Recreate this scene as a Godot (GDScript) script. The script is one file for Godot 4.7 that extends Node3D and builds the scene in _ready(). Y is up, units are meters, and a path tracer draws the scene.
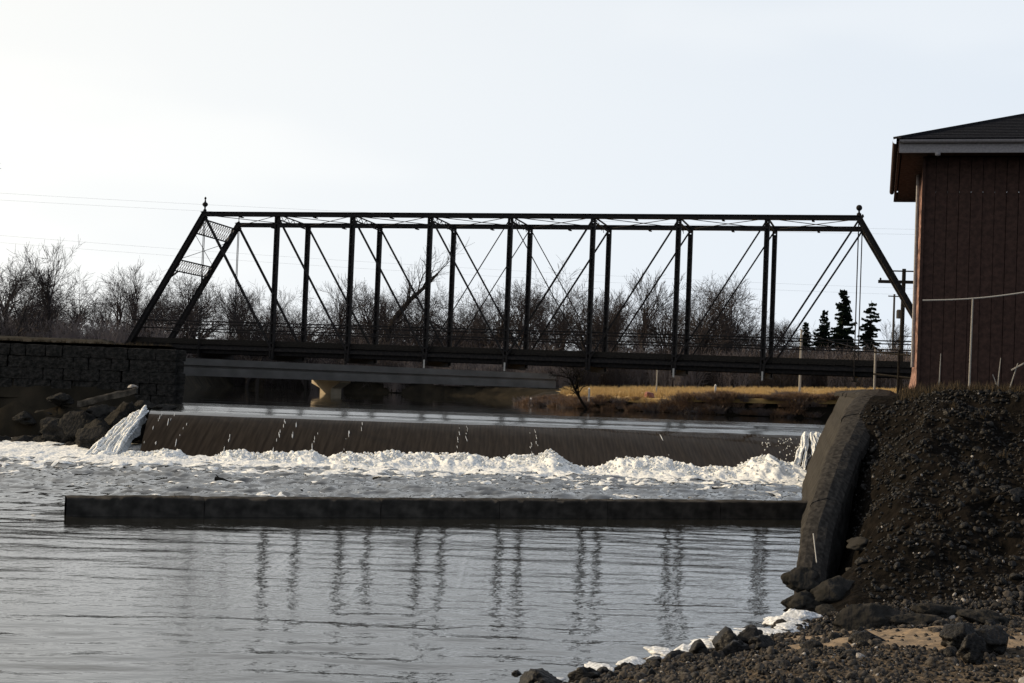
extends Node3D
# A low weir on a winter river, an old steel truss bridge behind it and a mill house on the right bank.

const EYE := 3.25          # camera height above the lower pool
const UP_LEVEL := 1.70     # level of the upper pool
var rng := RandomNumberGenerator.new()
var nz := FastNoiseLite.new()
var cell := FastNoiseLite.new()
var M := {}
var taken := {}

# ------------------------------------------------------------------ mesh helpers
class MB:
	var v := PackedVector3Array()
	var n := PackedVector3Array()
	var c := PackedColorArray()
	var t := PackedInt32Array()
	func quad(a, b, c2, d):
		var k := v.size()
		v.append(a); v.append(b); v.append(c2); v.append(d)
		t.append_array(PackedInt32Array([k, k + 1, k + 2, k, k + 2, k + 3]))
	func tri(a, b, c2):
		var k := v.size()
		v.append(a); v.append(b); v.append(c2)
		t.append_array(PackedInt32Array([k, k + 1, k + 2]))
	func box(o: Vector3, s: Vector3, b := Basis.IDENTITY):
		var p := []
		for i in 8:
			p.append(o + b * (Vector3((1 if i & 1 else -1) * s.x, (1 if i & 2 else -1) * s.y, (1 if i & 4 else -1) * s.z) * 0.5))
		quad(p[0], p[2], p[3], p[1]); quad(p[5], p[7], p[6], p[4]); quad(p[4], p[6], p[2], p[0])
		quad(p[1], p[3], p[7], p[5]); quad(p[2], p[6], p[7], p[3]); quad(p[4], p[0], p[1], p[5])
	# a bar of section w (sideways) by h (upwards) from a to e
	func bar(a: Vector3, e: Vector3, w: float, h: float, side := Vector3.ZERO):
		var z := (e - a).normalized()
		var x := side
		if x == Vector3.ZERO:
			x = Vector3.UP.cross(z)
			if x.length() < 0.01: x = Vector3.RIGHT
		x = (x - z * x.dot(z)).normalized()
		var y := z.cross(x)
		box((a + e) * 0.5, Vector3(w, h, (e - a).length()), Basis(x, y, z))
	func tube(a: Vector3, e: Vector3, ra: float, rb: float, sides := 6):
		var z := (e - a).normalized()
		var x := Vector3.UP.cross(z)
		if x.length() < 0.05: x = Vector3.RIGHT.cross(z)
		x = x.normalized()
		var y := z.cross(x)
		var k := v.size()
		for i in sides:
			var q := x * cos(TAU * i / sides) + y * sin(TAU * i / sides)
			v.append(a + q * ra); v.append(e + q * rb)
		for i in sides:
			var j := (i + 1) % sides
			t.append_array(PackedInt32Array([k + 2 * i, k + 2 * i + 1, k + 2 * j + 1, k + 2 * i, k + 2 * j + 1, k + 2 * j]))
	func lathe(o: Vector3, prof: Array, sides := 12):
		for s in prof.size() - 1:
			for i in sides:
				var a := TAU * i / sides; var b := TAU * (i + 1) / sides
				var p0: Vector2 = prof[s]; var p1: Vector2 = prof[s + 1]
				quad(o + Vector3(cos(a) * p0.x, p0.y, sin(a) * p0.x), o + Vector3(cos(a) * p1.x, p1.y, sin(a) * p1.x),
					o + Vector3(cos(b) * p1.x, p1.y, sin(b) * p1.x), o + Vector3(cos(b) * p0.x, p0.y, sin(b) * p0.x))
	# a grid of rows of points, smooth
	func grid(rows: Array):
		var w: int = rows[0].size()
		var k := v.size()
		for r in rows: v.append_array(r)
		for j in rows.size() - 1:
			for i in w - 1:
				var a := k + j * w + i
				t.append_array(PackedInt32Array([a, a + w, a + w + 1, a, a + w + 1, a + 1]))
	func smooth():
		n.resize(v.size())
		n.fill(Vector3.ZERO)
		for i in range(0, t.size(), 3):
			var a := t[i]; var b := t[i + 1]; var e := t[i + 2]
			var f := (v[e] - v[a]).cross(v[b] - v[a])
			n[a] += f; n[b] += f; n[e] += f
		for i in n.size(): n[i] = n[i].normalized() if n[i].length() > 1e-12 else Vector3.UP
	func weld_smooth():          # smooth across faces that share places but not vertices
		smooth()
		var at := {}
		for i in v.size():
			var k := Vector3i(v[i] * 2000.0)
			at[k] = at.get(k, Vector3.ZERO) + n[i]
		for i in v.size(): n[i] = (at[Vector3i(v[i] * 2000.0)] as Vector3).normalized()
	func mesh() -> ArrayMesh:
		var arr := []
		arr.resize(Mesh.ARRAY_MAX)
		arr[Mesh.ARRAY_VERTEX] = v
		arr[Mesh.ARRAY_INDEX] = t
		if n.size() == v.size(): arr[Mesh.ARRAY_NORMAL] = n
		if c.size() == v.size(): arr[Mesh.ARRAY_COLOR] = c
		var m := ArrayMesh.new()
		m.add_surface_from_arrays(Mesh.PRIMITIVE_TRIANGLES, arr)
		return m

func numbered(called: String) -> String:
	if not taken.has(called):
		taken[called] = 0
		return called
	taken[called] += 1
	return "%s_%03d" % [called, taken[called]]

func inst(called: String, mesh: Mesh, m: Material, parent: Node = self) -> MeshInstance3D:
	var o := MeshInstance3D.new()
	o.mesh = mesh
	o.material_override = m
	o.name = numbered(called) if parent == self else called
	parent.add_child(o, true)
	return o

func part(called: String, mb: MB, m: Material, parent: Node = self) -> MeshInstance3D:
	return inst(called, mb.mesh(), m, parent)

func tag(o: Node, label: String, category: String, group := "") -> Node:
	o.set_meta("label", label); o.set_meta("category", category)
	if group != "": o.set_meta("group", group)
	return o

func thing(called: String, label: String, category: String, at := Vector3.ZERO, group := "") -> Node3D:
	var o := Node3D.new()
	o.name = numbered(called)
	add_child(o)
	o.position = at
	tag(o, label, category, group)
	return o

func setting(called: String, mb: MB, m: Material) -> MeshInstance3D:
	var o := part(called, mb, m)
	o.set_meta("kind", "structure")
	return o

func stuff(o: Node, label: String, category: String):
	tag(o, label, category)
	o.set_meta("kind", "stuff")

func scatter(called: String, mesh: Mesh, m: Material, places: Array, parent: Node = self) -> MultiMeshInstance3D:
	var mm := MultiMesh.new()
	mm.transform_format = MultiMesh.TRANSFORM_3D
	mm.mesh = mesh
	mm.instance_count = places.size()
	for i in places.size(): mm.set_instance_transform(i, places[i])
	var o := MultiMeshInstance3D.new()
	o.multimesh = mm
	o.material_override = m
	o.name = numbered(called) if parent == self else called
	parent.add_child(o, true)
	return o

func table(tab: Array, x: float) -> float:
	if x <= tab[0][0]: return tab[0][1]
	for i in range(1, tab.size()):
		if x <= tab[i][0]:
			return lerpf(tab[i - 1][1], tab[i][1], (x - tab[i - 1][0]) / (tab[i][0] - tab[i - 1][0]))
	return tab[-1][1]

func sst(a: float, b: float, x: float) -> float:
	var t := clampf((x - a) / (b - a), 0, 1)
	return t * t * (3 - 2 * t)

# ------------------------------------------------------------------ materials
func lin(c: Array) -> Color:
	return Color(c[0], c[1], c[2]).linear_to_srgb()

func noise_tex(seed_: int, freq: float, a: Array, b: Array, oct := 5, size := 256, contrast := 1.0) -> ImageTexture:
	var f := FastNoiseLite.new()
	f.seed = seed_; f.frequency = freq; f.fractal_octaves = oct
	f.noise_type = FastNoiseLite.TYPE_SIMPLEX_SMOOTH
	var g := f.get_seamless_image(size, size)
	var im := Image.create(size, size, true, Image.FORMAT_RGB8)
	var ca := lin(a); var cb := lin(b)
	for y in size:
		for x in size:
			var t := clampf((g.get_pixel(x, y).r - 0.5) * contrast + 0.5, 0, 1)
			im.set_pixel(x, y, ca.lerp(cb, t))
	im.generate_mipmaps()
	return ImageTexture.create_from_image(im)

func height_tex(seed_: int, freq: float, oct := 5, size := 256, kind := FastNoiseLite.TYPE_SIMPLEX_SMOOTH) -> ImageTexture:
	var f := FastNoiseLite.new()
	f.seed = seed_; f.frequency = freq; f.fractal_octaves = oct; f.noise_type = kind
	return ImageTexture.create_from_image(f.get_seamless_image(size, size))

func mat(a: Array, rough := 0.8, b := [], scale := 1.0, seed_ := 1, freq := 0.02, relief := 0.0, contrast := 1.6) -> StandardMaterial3D:
	var m := StandardMaterial3D.new()
	m.roughness = rough
	if a[0] < 0.09: m.metallic_specular = 0.12      # weathered, dusty surfaces shine little
	if b.is_empty():
		m.albedo_color = lin(a)
	else:
		m.albedo_texture = noise_tex(seed_, freq, a, b, 5, 256, contrast)
		m.uv1_triplanar = true; m.uv1_world_triplanar = true
		m.uv1_scale = Vector3.ONE / scale
		if relief > 0:
			m.heightmap_enabled = true
			m.heightmap_texture = height_tex(seed_ + 7, freq * 1.6)
			m.heightmap_scale = relief
	return m

func make_materials():
	M.steel = mat([0.012, 0.012, 0.013], 0.55, [0.028, 0.024, 0.022], 1.5, 3, 0.03)
	M.pale_steel = mat([0.30, 0.29, 0.27], 0.6)
	M.lattice = mat([0.10, 0.10, 0.11], 0.6)
	M.deck = mat([0.012, 0.011, 0.010], 0.85, [0.03, 0.026, 0.022], 1.0, 5, 0.05)
	M.concrete = mat([0.018, 0.017, 0.0155], 0.9, [0.060, 0.055, 0.049], 2.2, 11, 0.02, 1.5)     # old, one dark tone for the weir and the walls
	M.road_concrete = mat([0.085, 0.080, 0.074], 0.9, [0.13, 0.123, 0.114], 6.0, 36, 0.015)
	M.pier = mat([0.46, 0.38, 0.27], 0.9, [0.58, 0.49, 0.36], 3.0, 12, 0.02, 1.0)  # sunlight on the pier is put into this pale warm colour
	M.wall_cap = mat([0.016, 0.015, 0.014], 0.9, [0.050, 0.046, 0.042], 0.9, 14, 0.03, 0.8, 1.8)
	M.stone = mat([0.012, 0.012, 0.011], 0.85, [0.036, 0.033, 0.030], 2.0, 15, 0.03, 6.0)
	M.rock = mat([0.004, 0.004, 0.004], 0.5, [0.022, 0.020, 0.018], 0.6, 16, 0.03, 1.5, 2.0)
	M.rock.metallic_specular = 0.22      # damp
	M.pale_rock = mat([0.12, 0.11, 0.10], 0.7, [0.30, 0.28, 0.26], 0.6, 17, 0.03, 1.5)
	M.red_rock = mat([0.20, 0.07, 0.05], 0.8, [0.32, 0.13, 0.09], 0.6, 18, 0.03, 1.5)
	M.beach = mat([0.045, 0.036, 0.027], 0.95, [0.13, 0.10, 0.07], 1.1, 33, 0.03, 3.0, 2.0)
	M.beach_stone = mat([0.018, 0.016, 0.014], 0.6, [0.095, 0.083, 0.072], 0.5, 34, 0.03, 1.0, 2.0)
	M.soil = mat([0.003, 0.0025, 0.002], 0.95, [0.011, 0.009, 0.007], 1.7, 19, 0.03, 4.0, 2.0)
	M.sand = mat([0.10, 0.072, 0.045], 0.95, [0.24, 0.17, 0.10], 1.3, 20, 0.03, 1.0)
	M.ground = mat([0.010, 0.009, 0.007], 0.95, [0.032, 0.026, 0.018], 9.0, 21, 0.02, 3.0)
	M.field = mat([0.27, 0.175, 0.06], 0.95, [0.46, 0.31, 0.12], 7.0, 22, 0.02, 4.0)
	M.grass = mat([0.42, 0.29, 0.12], 0.9)
	M.grass.backlight = Color(0.3, 0.22, 0.1)
	M.straw = mat([0.06, 0.046, 0.03], 0.9)
	M.bark = mat([0.030, 0.026, 0.024], 0.95)
	M.twig = mat([0.050, 0.042, 0.040], 0.95)
	M.brush = mat([0.14, 0.115, 0.108], 0.95)
	M.red_brush = mat([0.19, 0.12, 0.075], 0.95)
	M.needle = mat([0.012, 0.020, 0.013], 0.9)
	M.foam = mat([0.50, 0.52, 0.52], 0.85, [0.88, 0.87, 0.83], 0.9, 35, 0.03, 0.6, 2.6)
	M.ice = mat([0.30, 0.31, 0.32], 0.5, [0.82, 0.83, 0.84], 0.5, 24, 0.03, 1.0, 2.4)
	M.house_wall = mat([0.034, 0.022, 0.019], 0.95, [0.060, 0.036, 0.030], 1.2, 25, 0.03, 0.6)     # brown boards, darkened so the colour holds the front wall's shade
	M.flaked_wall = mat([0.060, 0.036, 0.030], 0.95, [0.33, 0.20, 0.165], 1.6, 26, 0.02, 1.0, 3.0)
	M.soffit = mat([0.045, 0.030, 0.025], 0.8, [0.075, 0.052, 0.045], 1.0, 27, 0.03)
	M.fascia = mat([0.14, 0.13, 0.14], 0.6, [0.22, 0.21, 0.21], 0.7, 28, 0.04)
	M.shingle = mat([0.010, 0.010, 0.012], 0.85, [0.032, 0.032, 0.036], 0.5, 29, 0.05, 0.8)
	M.wood = mat([0.05, 0.045, 0.04], 0.9, [0.11, 0.10, 0.09], 0.5, 30, 0.05)
	M.grey_wood = mat([0.20, 0.19, 0.17], 0.9, [0.32, 0.30, 0.27], 0.5, 31, 0.05)
	M.white_paint = mat([0.75, 0.74, 0.70], 0.7)
	M.wire = mat([0.05, 0.05, 0.055], 0.6)
	M.gravel_road = mat([0.36, 0.33, 0.30], 0.95, [0.48, 0.45, 0.41], 2.0, 32, 0.03)
	# water: dark body, glossy, fine ripples
	for w in [["water", 0.7, 0.06, 0.20], ["pool", 1.3, 0.03, 0.04], ["chute", 0.7, 0.08, 0.35]]:
		var m := StandardMaterial3D.new()
		m.albedo_color = lin([0.014, 0.014, 0.012] if w[0] != "chute" else [0.024, 0.017, 0.011])
		m.roughness = w[2]
		m.metallic_specular = 0.55 if w[0] != "chute" else 0.06
		m.uv1_triplanar = true; m.uv1_world_triplanar = true
		m.uv1_scale = Vector3(0.45, 1.0, 1.0) / w[1] if w[0] != "chute" else Vector3(2.2, 0.35, 0.35)
		m.heightmap_enabled = true
		m.heightmap_texture = height_tex(40 + w[0].length(), 0.012, 3, 512)
		m.heightmap_scale = w[3]
		if w[0] == "chute":          # brown film with paler threads of bubbles drawn out along the flow
			m.albedo_color = Color.WHITE
			m.albedo_texture = noise_tex(61, 0.03, [0.013, 0.0095, 0.0065], [0.036, 0.028, 0.021], 4, 256, 1.3)
			m.uv1_scale = Vector3(0.9, 0.06, 0.06)
		M[w[0]] = m

# ------------------------------------------------------------------ the lie of the land
const SHORE_R := [[-60, -14], [-20, -9], [0, -6], [8, -4], [13, -1.6], [15.58, 0.66], [16.74, 1.63], [17.84, 2.47], [20, 4.01], [22.42, 4.64], [56, 11.5], [57.6, 13.6], [62, 15.8], [80, 21.0],
	[82.5, 18.0], [84, 9.0], [86, 4.0], [92, 1.0], [104, 0.5], [119, 3.0], [126, -4.0], [133, -25.0], [400, -25.0]]
const SHORE_L := [[-60, -90], [44, -70], [54, -48], [57, -25], [58.5, -19], [60, -16], [63, -14.9], [76, -17.5], [90, -24.5], [100, -23], [126, -26], [133, -25.0], [400, -25.0]]

func bank(x: float, d: float) -> float:       # the right bank below the mill house
	var s := x - table(SHORE_R, d)
	var beach := clampf(s * 0.13, -0.8, 0.42) + 0.05 * sst(0, 1.0, s)
	var toe := 18.9 - 0.10 * (x - 4.5)
	var u := clampf((d - toe) / (28.3 - toe), 0, 1)
	var rise := 2.95 * (0.75 * u + 0.25 * sst(0, 1, u))
	var h := beach + rise * sst(-0.1, 1.3, s)
	h += (0.36 * nz.get_noise_2d(x * 34 - d * 12, d * 30 + x * 30) + 0.16 * (0.35 - absf(nz.get_noise_2d(x * 95 - d * 40, d * 50 + x * 20)))) * sst(0.02, 0.25, u) * (1 - sst(0.9, 1.0, u))
	h += 0.05 * nz.get_noise_2d(x * 130, d * 130)
	if d > 21.5: h -= 0.9 * (1 - sst(0.0, 1.5, x - wall_inner(d))) * (1 - sst(26.5, 30.0, d))
	return minf(h, 3.36 + 0.03 * nz.get_noise_2d(x * 60, d * 60))

func land(x: float, d: float) -> float:
	var right := x - table(SHORE_R, d)
	var left := table(SHORE_L, d) - x
	var level := UP_LEVEL if d > 58 else 0.0
	if right < 0 and left < 0:
		var m := minf(-right, -left)
		return level - minf(0.15 + m * 0.5, 1.3)
	if right >= 0:
		if d < 31 and d > -40:
			if d > 20.5 and right < 2.6: return -0.6
			var b := bank(x, maxf(d, 12.5)) - 0.35
			return minf(1.6, b + (13.0 - d) * 0.16) if d < 13 else b
		if d < 81:
			return lerpf(level, 3.3, sst(0.0, 1.2, right)) if d > 58 else lerpf(-0.6, 3.3, sst(2.2, 3.4, right))
		var f := 2.40 + 0.0055 * clampf(d - 86, 0, 90) + 0.032 * clampf(x - 5, 0, 60)
		return lerpf(level, f, sst(-0.1, 2.2, right)) + 0.10 * nz.get_noise_2d(x * 18, d * 18) * sst(0, 2, right)
	var top := table([[50, 0.4], [61, 0.8], [62.6, 4.0], [80, 4.2], [86, 4.7], [96, 4.6], [104, 3.6], [400, 3.3]], d)
	return lerpf(level, top, sst(0, 1.6, left)) + 0.12 * nz.get_noise_2d(x * 22, d * 22) * sst(0, 2, left)

func span(marks: Array) -> PackedFloat32Array:        # [from, to, step] ...
	var a := PackedFloat32Array()
	for m in marks:
		var x: float = m[0]
		while x < m[1] - 1e-4:
			a.append(x)
			x += m[2]
	a.append(marks[-1][1])
	return a

const WING_EDGE := [[22.3, 4.55], [23, 4.70], [24, 5.0], [25, 5.42], [26.5, 5.92], [28, 6.44], [30, 7.08], [32, 7.76], [34, 8.32], [45, 10.6], [56, 13.0], [58, 13.4]]
const WING_THICK := [[22.3, 0.45], [25, 0.50], [28, 0.62], [32, 0.85], [58, 1.0]]
func wall_inner(d: float) -> float:
	return table(WING_EDGE, d) + table(WING_THICK, d)

func build_ground():
	var xs := span([[-1500, -300, 150], [-300, -80, 20], [-80, -32, 3], [-32, 46, 0.75], [46, 100, 4], [100, 300, 20], [300, 1500.0, 150]])
	var ds := span([[-300, -60, 40], [-60, 8, 4], [8, 44, 1.2], [44, 130, 0.75], [130, 200, 3], [200, 400, 20], [400, 2600.0, 200]])
	var mb := MB.new(); var fld := MB.new()
	var rows := []
	for d in ds:
		var r := PackedVector3Array()
		for x in xs: r.append(Vector3(x, land(x, d) if absf(x) < 400 and d < 420 else 3.3, -d))
		rows.append(r)
	mb.grid(rows); mb.smooth()
	setting("ground", mb, M.ground)
	# the dry meadow on the far bank
	rows = []
	for d in span([[82, 110, 0.6], [110, 176.0, 2.0]]):
		var r := PackedVector3Array()
		for i in 121:
			var x := lerpf(maxf(table(SHORE_R, d) + 1.3, 0.036 * d) + 0.7 * nz.get_noise_1d(d * 30), 72.0, pow(i / 120.0, 1.4))
			r.append(Vector3(x, land(x, d) + 0.03 + 0.05 * nz.get_noise_2d(x * 70, d * 70), -d))
		rows.append(r)
	fld.grid(rows); fld.smooth()
	setting("meadow", fld, M.field)
	# a pale track along the back of the meadow
	var tr := MB.new(); rows = []
	for w in [0.0, 1.3, 2.6]:
		var r := PackedVector3Array()
		for i in 60:
			var x := 6.0 + i * 1.0
			var d = 158.0 + w - i * 0.12 + 3.0 * sin(i * 0.06)
			r.append(Vector3(x, land(x, d) + 0.11, -d))
		rows.append(r)
	tr.grid(rows); tr.smooth()
	setting("track", tr, M.gravel_road)

func build_bank():
	for half in 2:
		var mb := MB.new(); var rows := []
		for d in (span([[11.5, 18.58, 0.085]]) if half == 0 else span([[18.58, 24, 0.085], [24, 30.6, 0.12]])):
			var r := PackedVector3Array()
			var s := table(SHORE_R, d)
			if d > 22.4: s = wall_inner(d) + 0.35
			for i in 190:
				var x := s - 0.6 + 14.5 * pow(i / 189.0, 1.15)
				r.append(Vector3(x, bank(x, d) + 0.02 * nz.get_noise_2d(x * 400, d * 400), -d))
			rows.append(r)
		mb.grid(rows); mb.smooth()
		setting(["beach", "stony_bank"][half], mb, [M.beach, M.soil][half])

# ------------------------------------------------------------------ water
func sill_d(x: float) -> float:
	return 30.5 + (x + 9.32) * 0.3745

func churn(x: float, d: float) -> float:
	var behind := sst(0.2, 3.0, d - sill_d(x) - 0.6) if x > -9.9 else 0.0
	var open_ := sst(25, 46, d)
	return lerpf(open_, behind, sst(-10.3, -9.3, x))

func wave(x: float, d: float, ch: float) -> float:
	var a := 0.020 * nz.get_noise_2d(x * 17 + d * 6, d * 62) + 0.011 * nz.get_noise_2d(x * 45 - d * 20 + 300, d * 150)
	a += 0.006 * nz.get_noise_2d(x * 95 + 90, d * 210) + 0.0028 * nz.get_noise_2d(x * 270, d * 480 + 70)
	a *= 0.5 + 0.8 * sst(-0.2, 0.5, nz.get_noise_2d(x * 4.0 + 50, d * 7.0))
	if ch > 0.001:
		var b := 0.16 * nz.get_noise_2d(x * 38, d * 75 + 40) + 0.10 * (0.5 - absf(nz.get_noise_2d(x * 80 + 9, d * 140)))
		b += 0.045 * nz.get_noise_2d(x * 210, d * 300)
		a = lerpf(a, b, ch)
	return a

func foam_amount(x: float, d: float, ch: float) -> float:
	if ch < 0.02: return 0.0
	var toe := 50.2 + (x + 13.0) * 0.158       # where the falling sheet meets the pool
	var near := clampf(1.0 - (toe - d) / 15.0, 0, 1)
	var f := nz.get_noise_2d(x * 60 + 700, d * 130) * 0.65 + 0.75 * nz.get_noise_2d(x * 190, d * 330 + 50) + 0.35 * nz.get_noise_2d(x * 16, d * 45)
	return f + lerpf(-0.46, 0.62, pow(near, 2.5)) - 0.3 * (1 - ch)

func build_river():
	var ds := PackedFloat32Array()
	var q := 11.0
	while q < 60.5:
		ds.append(q); q += 0.0042 * q
	var xs := span([[-34, -25, 0.3], [-25, 12.6, 0.085]])
	var mb := MB.new(); var fo := MB.new()
	var rows := []; var fr := []
	for d in ds:
		var r := PackedVector3Array(); var f := PackedFloat32Array()
		for x in xs:
			var ch := churn(x, d)
			r.append(Vector3(x, wave(x, d, ch), -d))
			f.append(foam_amount(x, d, ch))
		rows.append(r); fr.append(f)
	mb.grid(rows); mb.smooth()
	setting("river", mb, M.water)
	# foam lying on the churning water: the same surface cut along the edge of the foam, thicker inside
	for j in rows.size() - 1:
		for i in range(30, xs.size() - 1):
			var ps := [rows[j][i], rows[j + 1][i], rows[j + 1][i + 1], rows[j][i + 1]]
			var fs := [fr[j][i] - 0.09, fr[j + 1][i] - 0.09, fr[j + 1][i + 1] - 0.09, fr[j][i + 1] - 0.09]
			if fs[0] <= 0 and fs[1] <= 0 and fs[2] <= 0 and fs[3] <= 0: continue
			var poly := PackedVector3Array()
			for k in 4:
				var m := (k + 1) % 4
				if fs[k] > 0: poly.append(ps[k] + Vector3(0, 0.004 + 0.09 * minf(fs[k], 0.5), 0))
				if (fs[k] > 0) != (fs[m] > 0):
					poly.append((ps[k] as Vector3).lerp(ps[m], fs[k] / (fs[k] - fs[m])) + Vector3(0, 0.004, 0))
			var z := fo.v.size()
			fo.v.append_array(poly)
			for k in range(1, poly.size() - 1): fo.t.append_array(PackedInt32Array([z, z + k, z + k + 1]))
	fo.weld_smooth()
	stuff(part("foam", fo, M.foam), "patches of white foam drifting on the churned water below the weir", "foam")
	# the pool goes on to the left and behind the camera
	var far := MB.new()
	far.quad(Vector3(-92, -0.012, -60), Vector3(-33.9, -0.012, -60), Vector3(-33.9, -0.012, 60), Vector3(-92, -0.012, 60))
	far.quad(Vector3(-33.9, -0.012, -11.1), Vector3(0.5, -0.012, -11.1), Vector3(0.5, -0.012, 60), Vector3(-33.9, -0.012, 60))
	setting("river_reach", far, M.water)

const CREST_L := Vector3(-13.56, 0, -54.14)
const CREST_R := Vector3(13.6, 0, -58.44)
const PROFILE := [[-9.0, 1.70], [-5.0, 1.70], [-4.2, 1.68], [-2.9, 1.56], [-2.1, 1.60], [-1.4, 1.61], [-0.6, 1.585], [-0.15, 1.54], [0.3, 1.43], [0.8, 1.26], [1.4, 1.01], [2.2, 0.65], [3.1, 0.24], [4.2, -0.26], [5.2, -0.70]]

func profile(w: float) -> float:
	for i in range(1, PROFILE.size()):
		if w <= PROFILE[i][0]:
			var p0 = PROFILE[maxi(i - 2, 0)]; var p1 = PROFILE[i - 1]; var p2 = PROFILE[i]; var p3 = PROFILE[mini(i + 1, PROFILE.size() - 1)]
			var L: float = p2[0] - p1[0]
			var m1: float = (p2[1] - p0[1]) / (p2[0] - p0[0]) * L
			var m2: float = (p3[1] - p1[1]) / (p3[0] - p1[0]) * L
			var t: float = (w - p1[0]) / L
			return p1[1] * (2 * t * t * t - 3 * t * t + 1) + m1 * (t * t * t - 2 * t * t + t) + p2[1] * (3 * t * t - 2 * t * t * t) + m2 * (t * t * t - t * t)
	return PROFILE[-1][1]

func on_sheet(s: float, w: float, lift := 0.0) -> Vector3:     # s metres along the crest, w metres downstream of it
	var along := (CREST_R - CREST_L).normalized()
	var down := Vector3(-along.z, 0, along.x)
	return CREST_L + along * s + down * (w if w < 0 else w * (1.0 + 0.62 * s / 26.0)) + Vector3(0, profile(w) + lift, 0)

func build_weir():
	var length := CREST_L.distance_to(CREST_R)
	# upper pool
	var mb := MB.new(); var rows := []
	for t in span([[0, 14, 0.35], [14, 70, 0.8], [70, 170, 10], [170, 240.0, 70]]):
		var r := PackedVector3Array()
		for i in 181:
			var x := lerpf(-32.0 - maxf(0, t - 70) * 0.3, 24.0, i / 180.0)
			var d: float = t + 62.6 + (x + 13.56) * 0.158 * (1 - sst(10, 60, t))
			var fade := sst(0.5, 6, t)
			r.append(Vector3(x, UP_LEVEL - 0.004 + fade * (0.008 * nz.get_noise_2d(x * 25, d * 60) + 0.004 * nz.get_noise_2d(x * 80, d * 160)), -d))
		rows.append(r)
	mb.grid(rows); mb.smooth()
	setting("upper_pool", mb, M.pool)
	# the sheet of water bending over the crest
	var sh := MB.new(); rows = []; var upper := []
	for w in span([[-9, -4.4, 0.4], [-4.4, 1.2, 0.1], [1.2, 4.8, 0.2]]):
		var r := PackedVector3Array()
		if absf(w - 0.2) < 0.01:
			upper = rows.duplicate(); rows = []
		for i in 440:
			var s := length * i / 329.0
			var flow := sst(0.2, 2.2, w)
			var b := 0.012 * nz.get_noise_2d(s * 22, w * 30) * (1 - flow) + 0.016 * nz.get_noise_2d(s * 70, w * 9) * flow
			b += 0.010 * nz.get_noise_2d(s * 55 + 40, w * 80) * sst(-3.6, -2.6, w) * (1 - flow)
			b += 0.03 * maxf(0, nz.get_noise_2d(s * 36 + w * 30, 7.0) - 0.25) * sst(-1.2, -0.4, w) * (1 - sst(0.1, 0.8, w))
			var p := on_sheet(s, w, b * sst(-9.0, -7.5, w))
			r.append(p)
		rows.append(r)
	upper.append(rows[0])
	var cr := MB.new()
	cr.grid(upper); cr.smooth()
	var cm: StandardMaterial3D = M.pool.duplicate()
	cm.roughness = 0.16
	cm.heightmap_scale = 0.25
	setting("crest_water", cr, cm)
	sh.grid(rows); sh.smooth()
	setting("water_sheet", sh, M.chute)
	# the concrete weir under it
	var dam := thing("weir", "low concrete weir across the river under its sheet of falling water", "weir", CREST_L)
	var body := MB.new(); rows = []
	for w in [-1.6, -1.2, -0.6, -0.15, 0.3, 0.8, 1.4, 2.2, 3.1, 4.2, 5.2]:
		rows.append(PackedVector3Array([on_sheet(0.0, w, -0.09) - CREST_L, on_sheet(length, w, -0.09) - CREST_L]))
	rows.append(PackedVector3Array([on_sheet(0.0, 5.2, -1.0) - CREST_L, on_sheet(length, 5.2, -1.0) - CREST_L]))
	body.grid(rows)
	var side := PackedVector3Array()
	for w in [-1.6, -1.2, -0.6, -0.15, 0.3, 0.8, 1.4, 2.2, 3.1, 4.2, 5.2]: side.append(on_sheet(0.0, w, -0.09) - CREST_L)
	for i in side.size() - 1:
		body.quad(side[i], side[i + 1], Vector3(side[i + 1].x, -1.6, side[i + 1].z), Vector3(side[i].x, -1.6, side[i].z))
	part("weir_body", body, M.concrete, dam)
	# boil at the foot of the fall
	var boil := MB.new(); rows = []
	for k in 56:
		var w := lerpf(2.2, 6.4, k / 55.0)
		var r := PackedVector3Array()
		for i in 560:
			var s := -1.4 + (length + 0.2) * i / 559.0
			var lump := 0.50 + 0.40 * nz.get_noise_2d(s * 9, 31) + 0.45 * nz.get_noise_2d(s * 34, 5)
			lump *= table([[-2, 0.6], [0, 1.0], [3, 0.95], [7, 0.85], [11, 1.0], [15, 1.1], [18, 1.05], [20, 0.6], [22.3, 1.2], [23.4, 0.95], [24.2, 0.5], [26, 0.3], [28, 0.3]], s)
			var c := 3.35 + 0.3 * nz.get_noise_2d(s * 14, 77)
			var bell := exp(-pow((w - c) / (0.55 if w < c else 1.35), 2))
			var y := -0.16 + lump * 0.98 * bell
			var cau := 1.0 - absf(nz.get_noise_2d(s * 75, w * 75)) * 2.0
			y += (0.24 * cau * 0.6 + 0.16 * nz.get_noise_2d(s * 210, w * 210) + 0.05 * nz.get_noise_2d(s * 600, w * 600)) * bell
			var p := on_sheet(s, w)
			p.y = y
			p += Vector3(0.10 * nz.get_noise_2d(s * 90, w * 90 + 500), 0, 0.10 * nz.get_noise_2d(s * 90 + 800, w * 90)) * bell
			r.append(p)
		rows.append(r)
	boil.grid(rows); boil.smooth()
	stuff(part("white_water", boil, M.foam), "band of white boiling water along the foot of the weir", "white water")
	# lumps of spray on the boil, streaks down the face
	var ball := rock_mesh(91, 1, 0.25)
	var places := []
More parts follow.
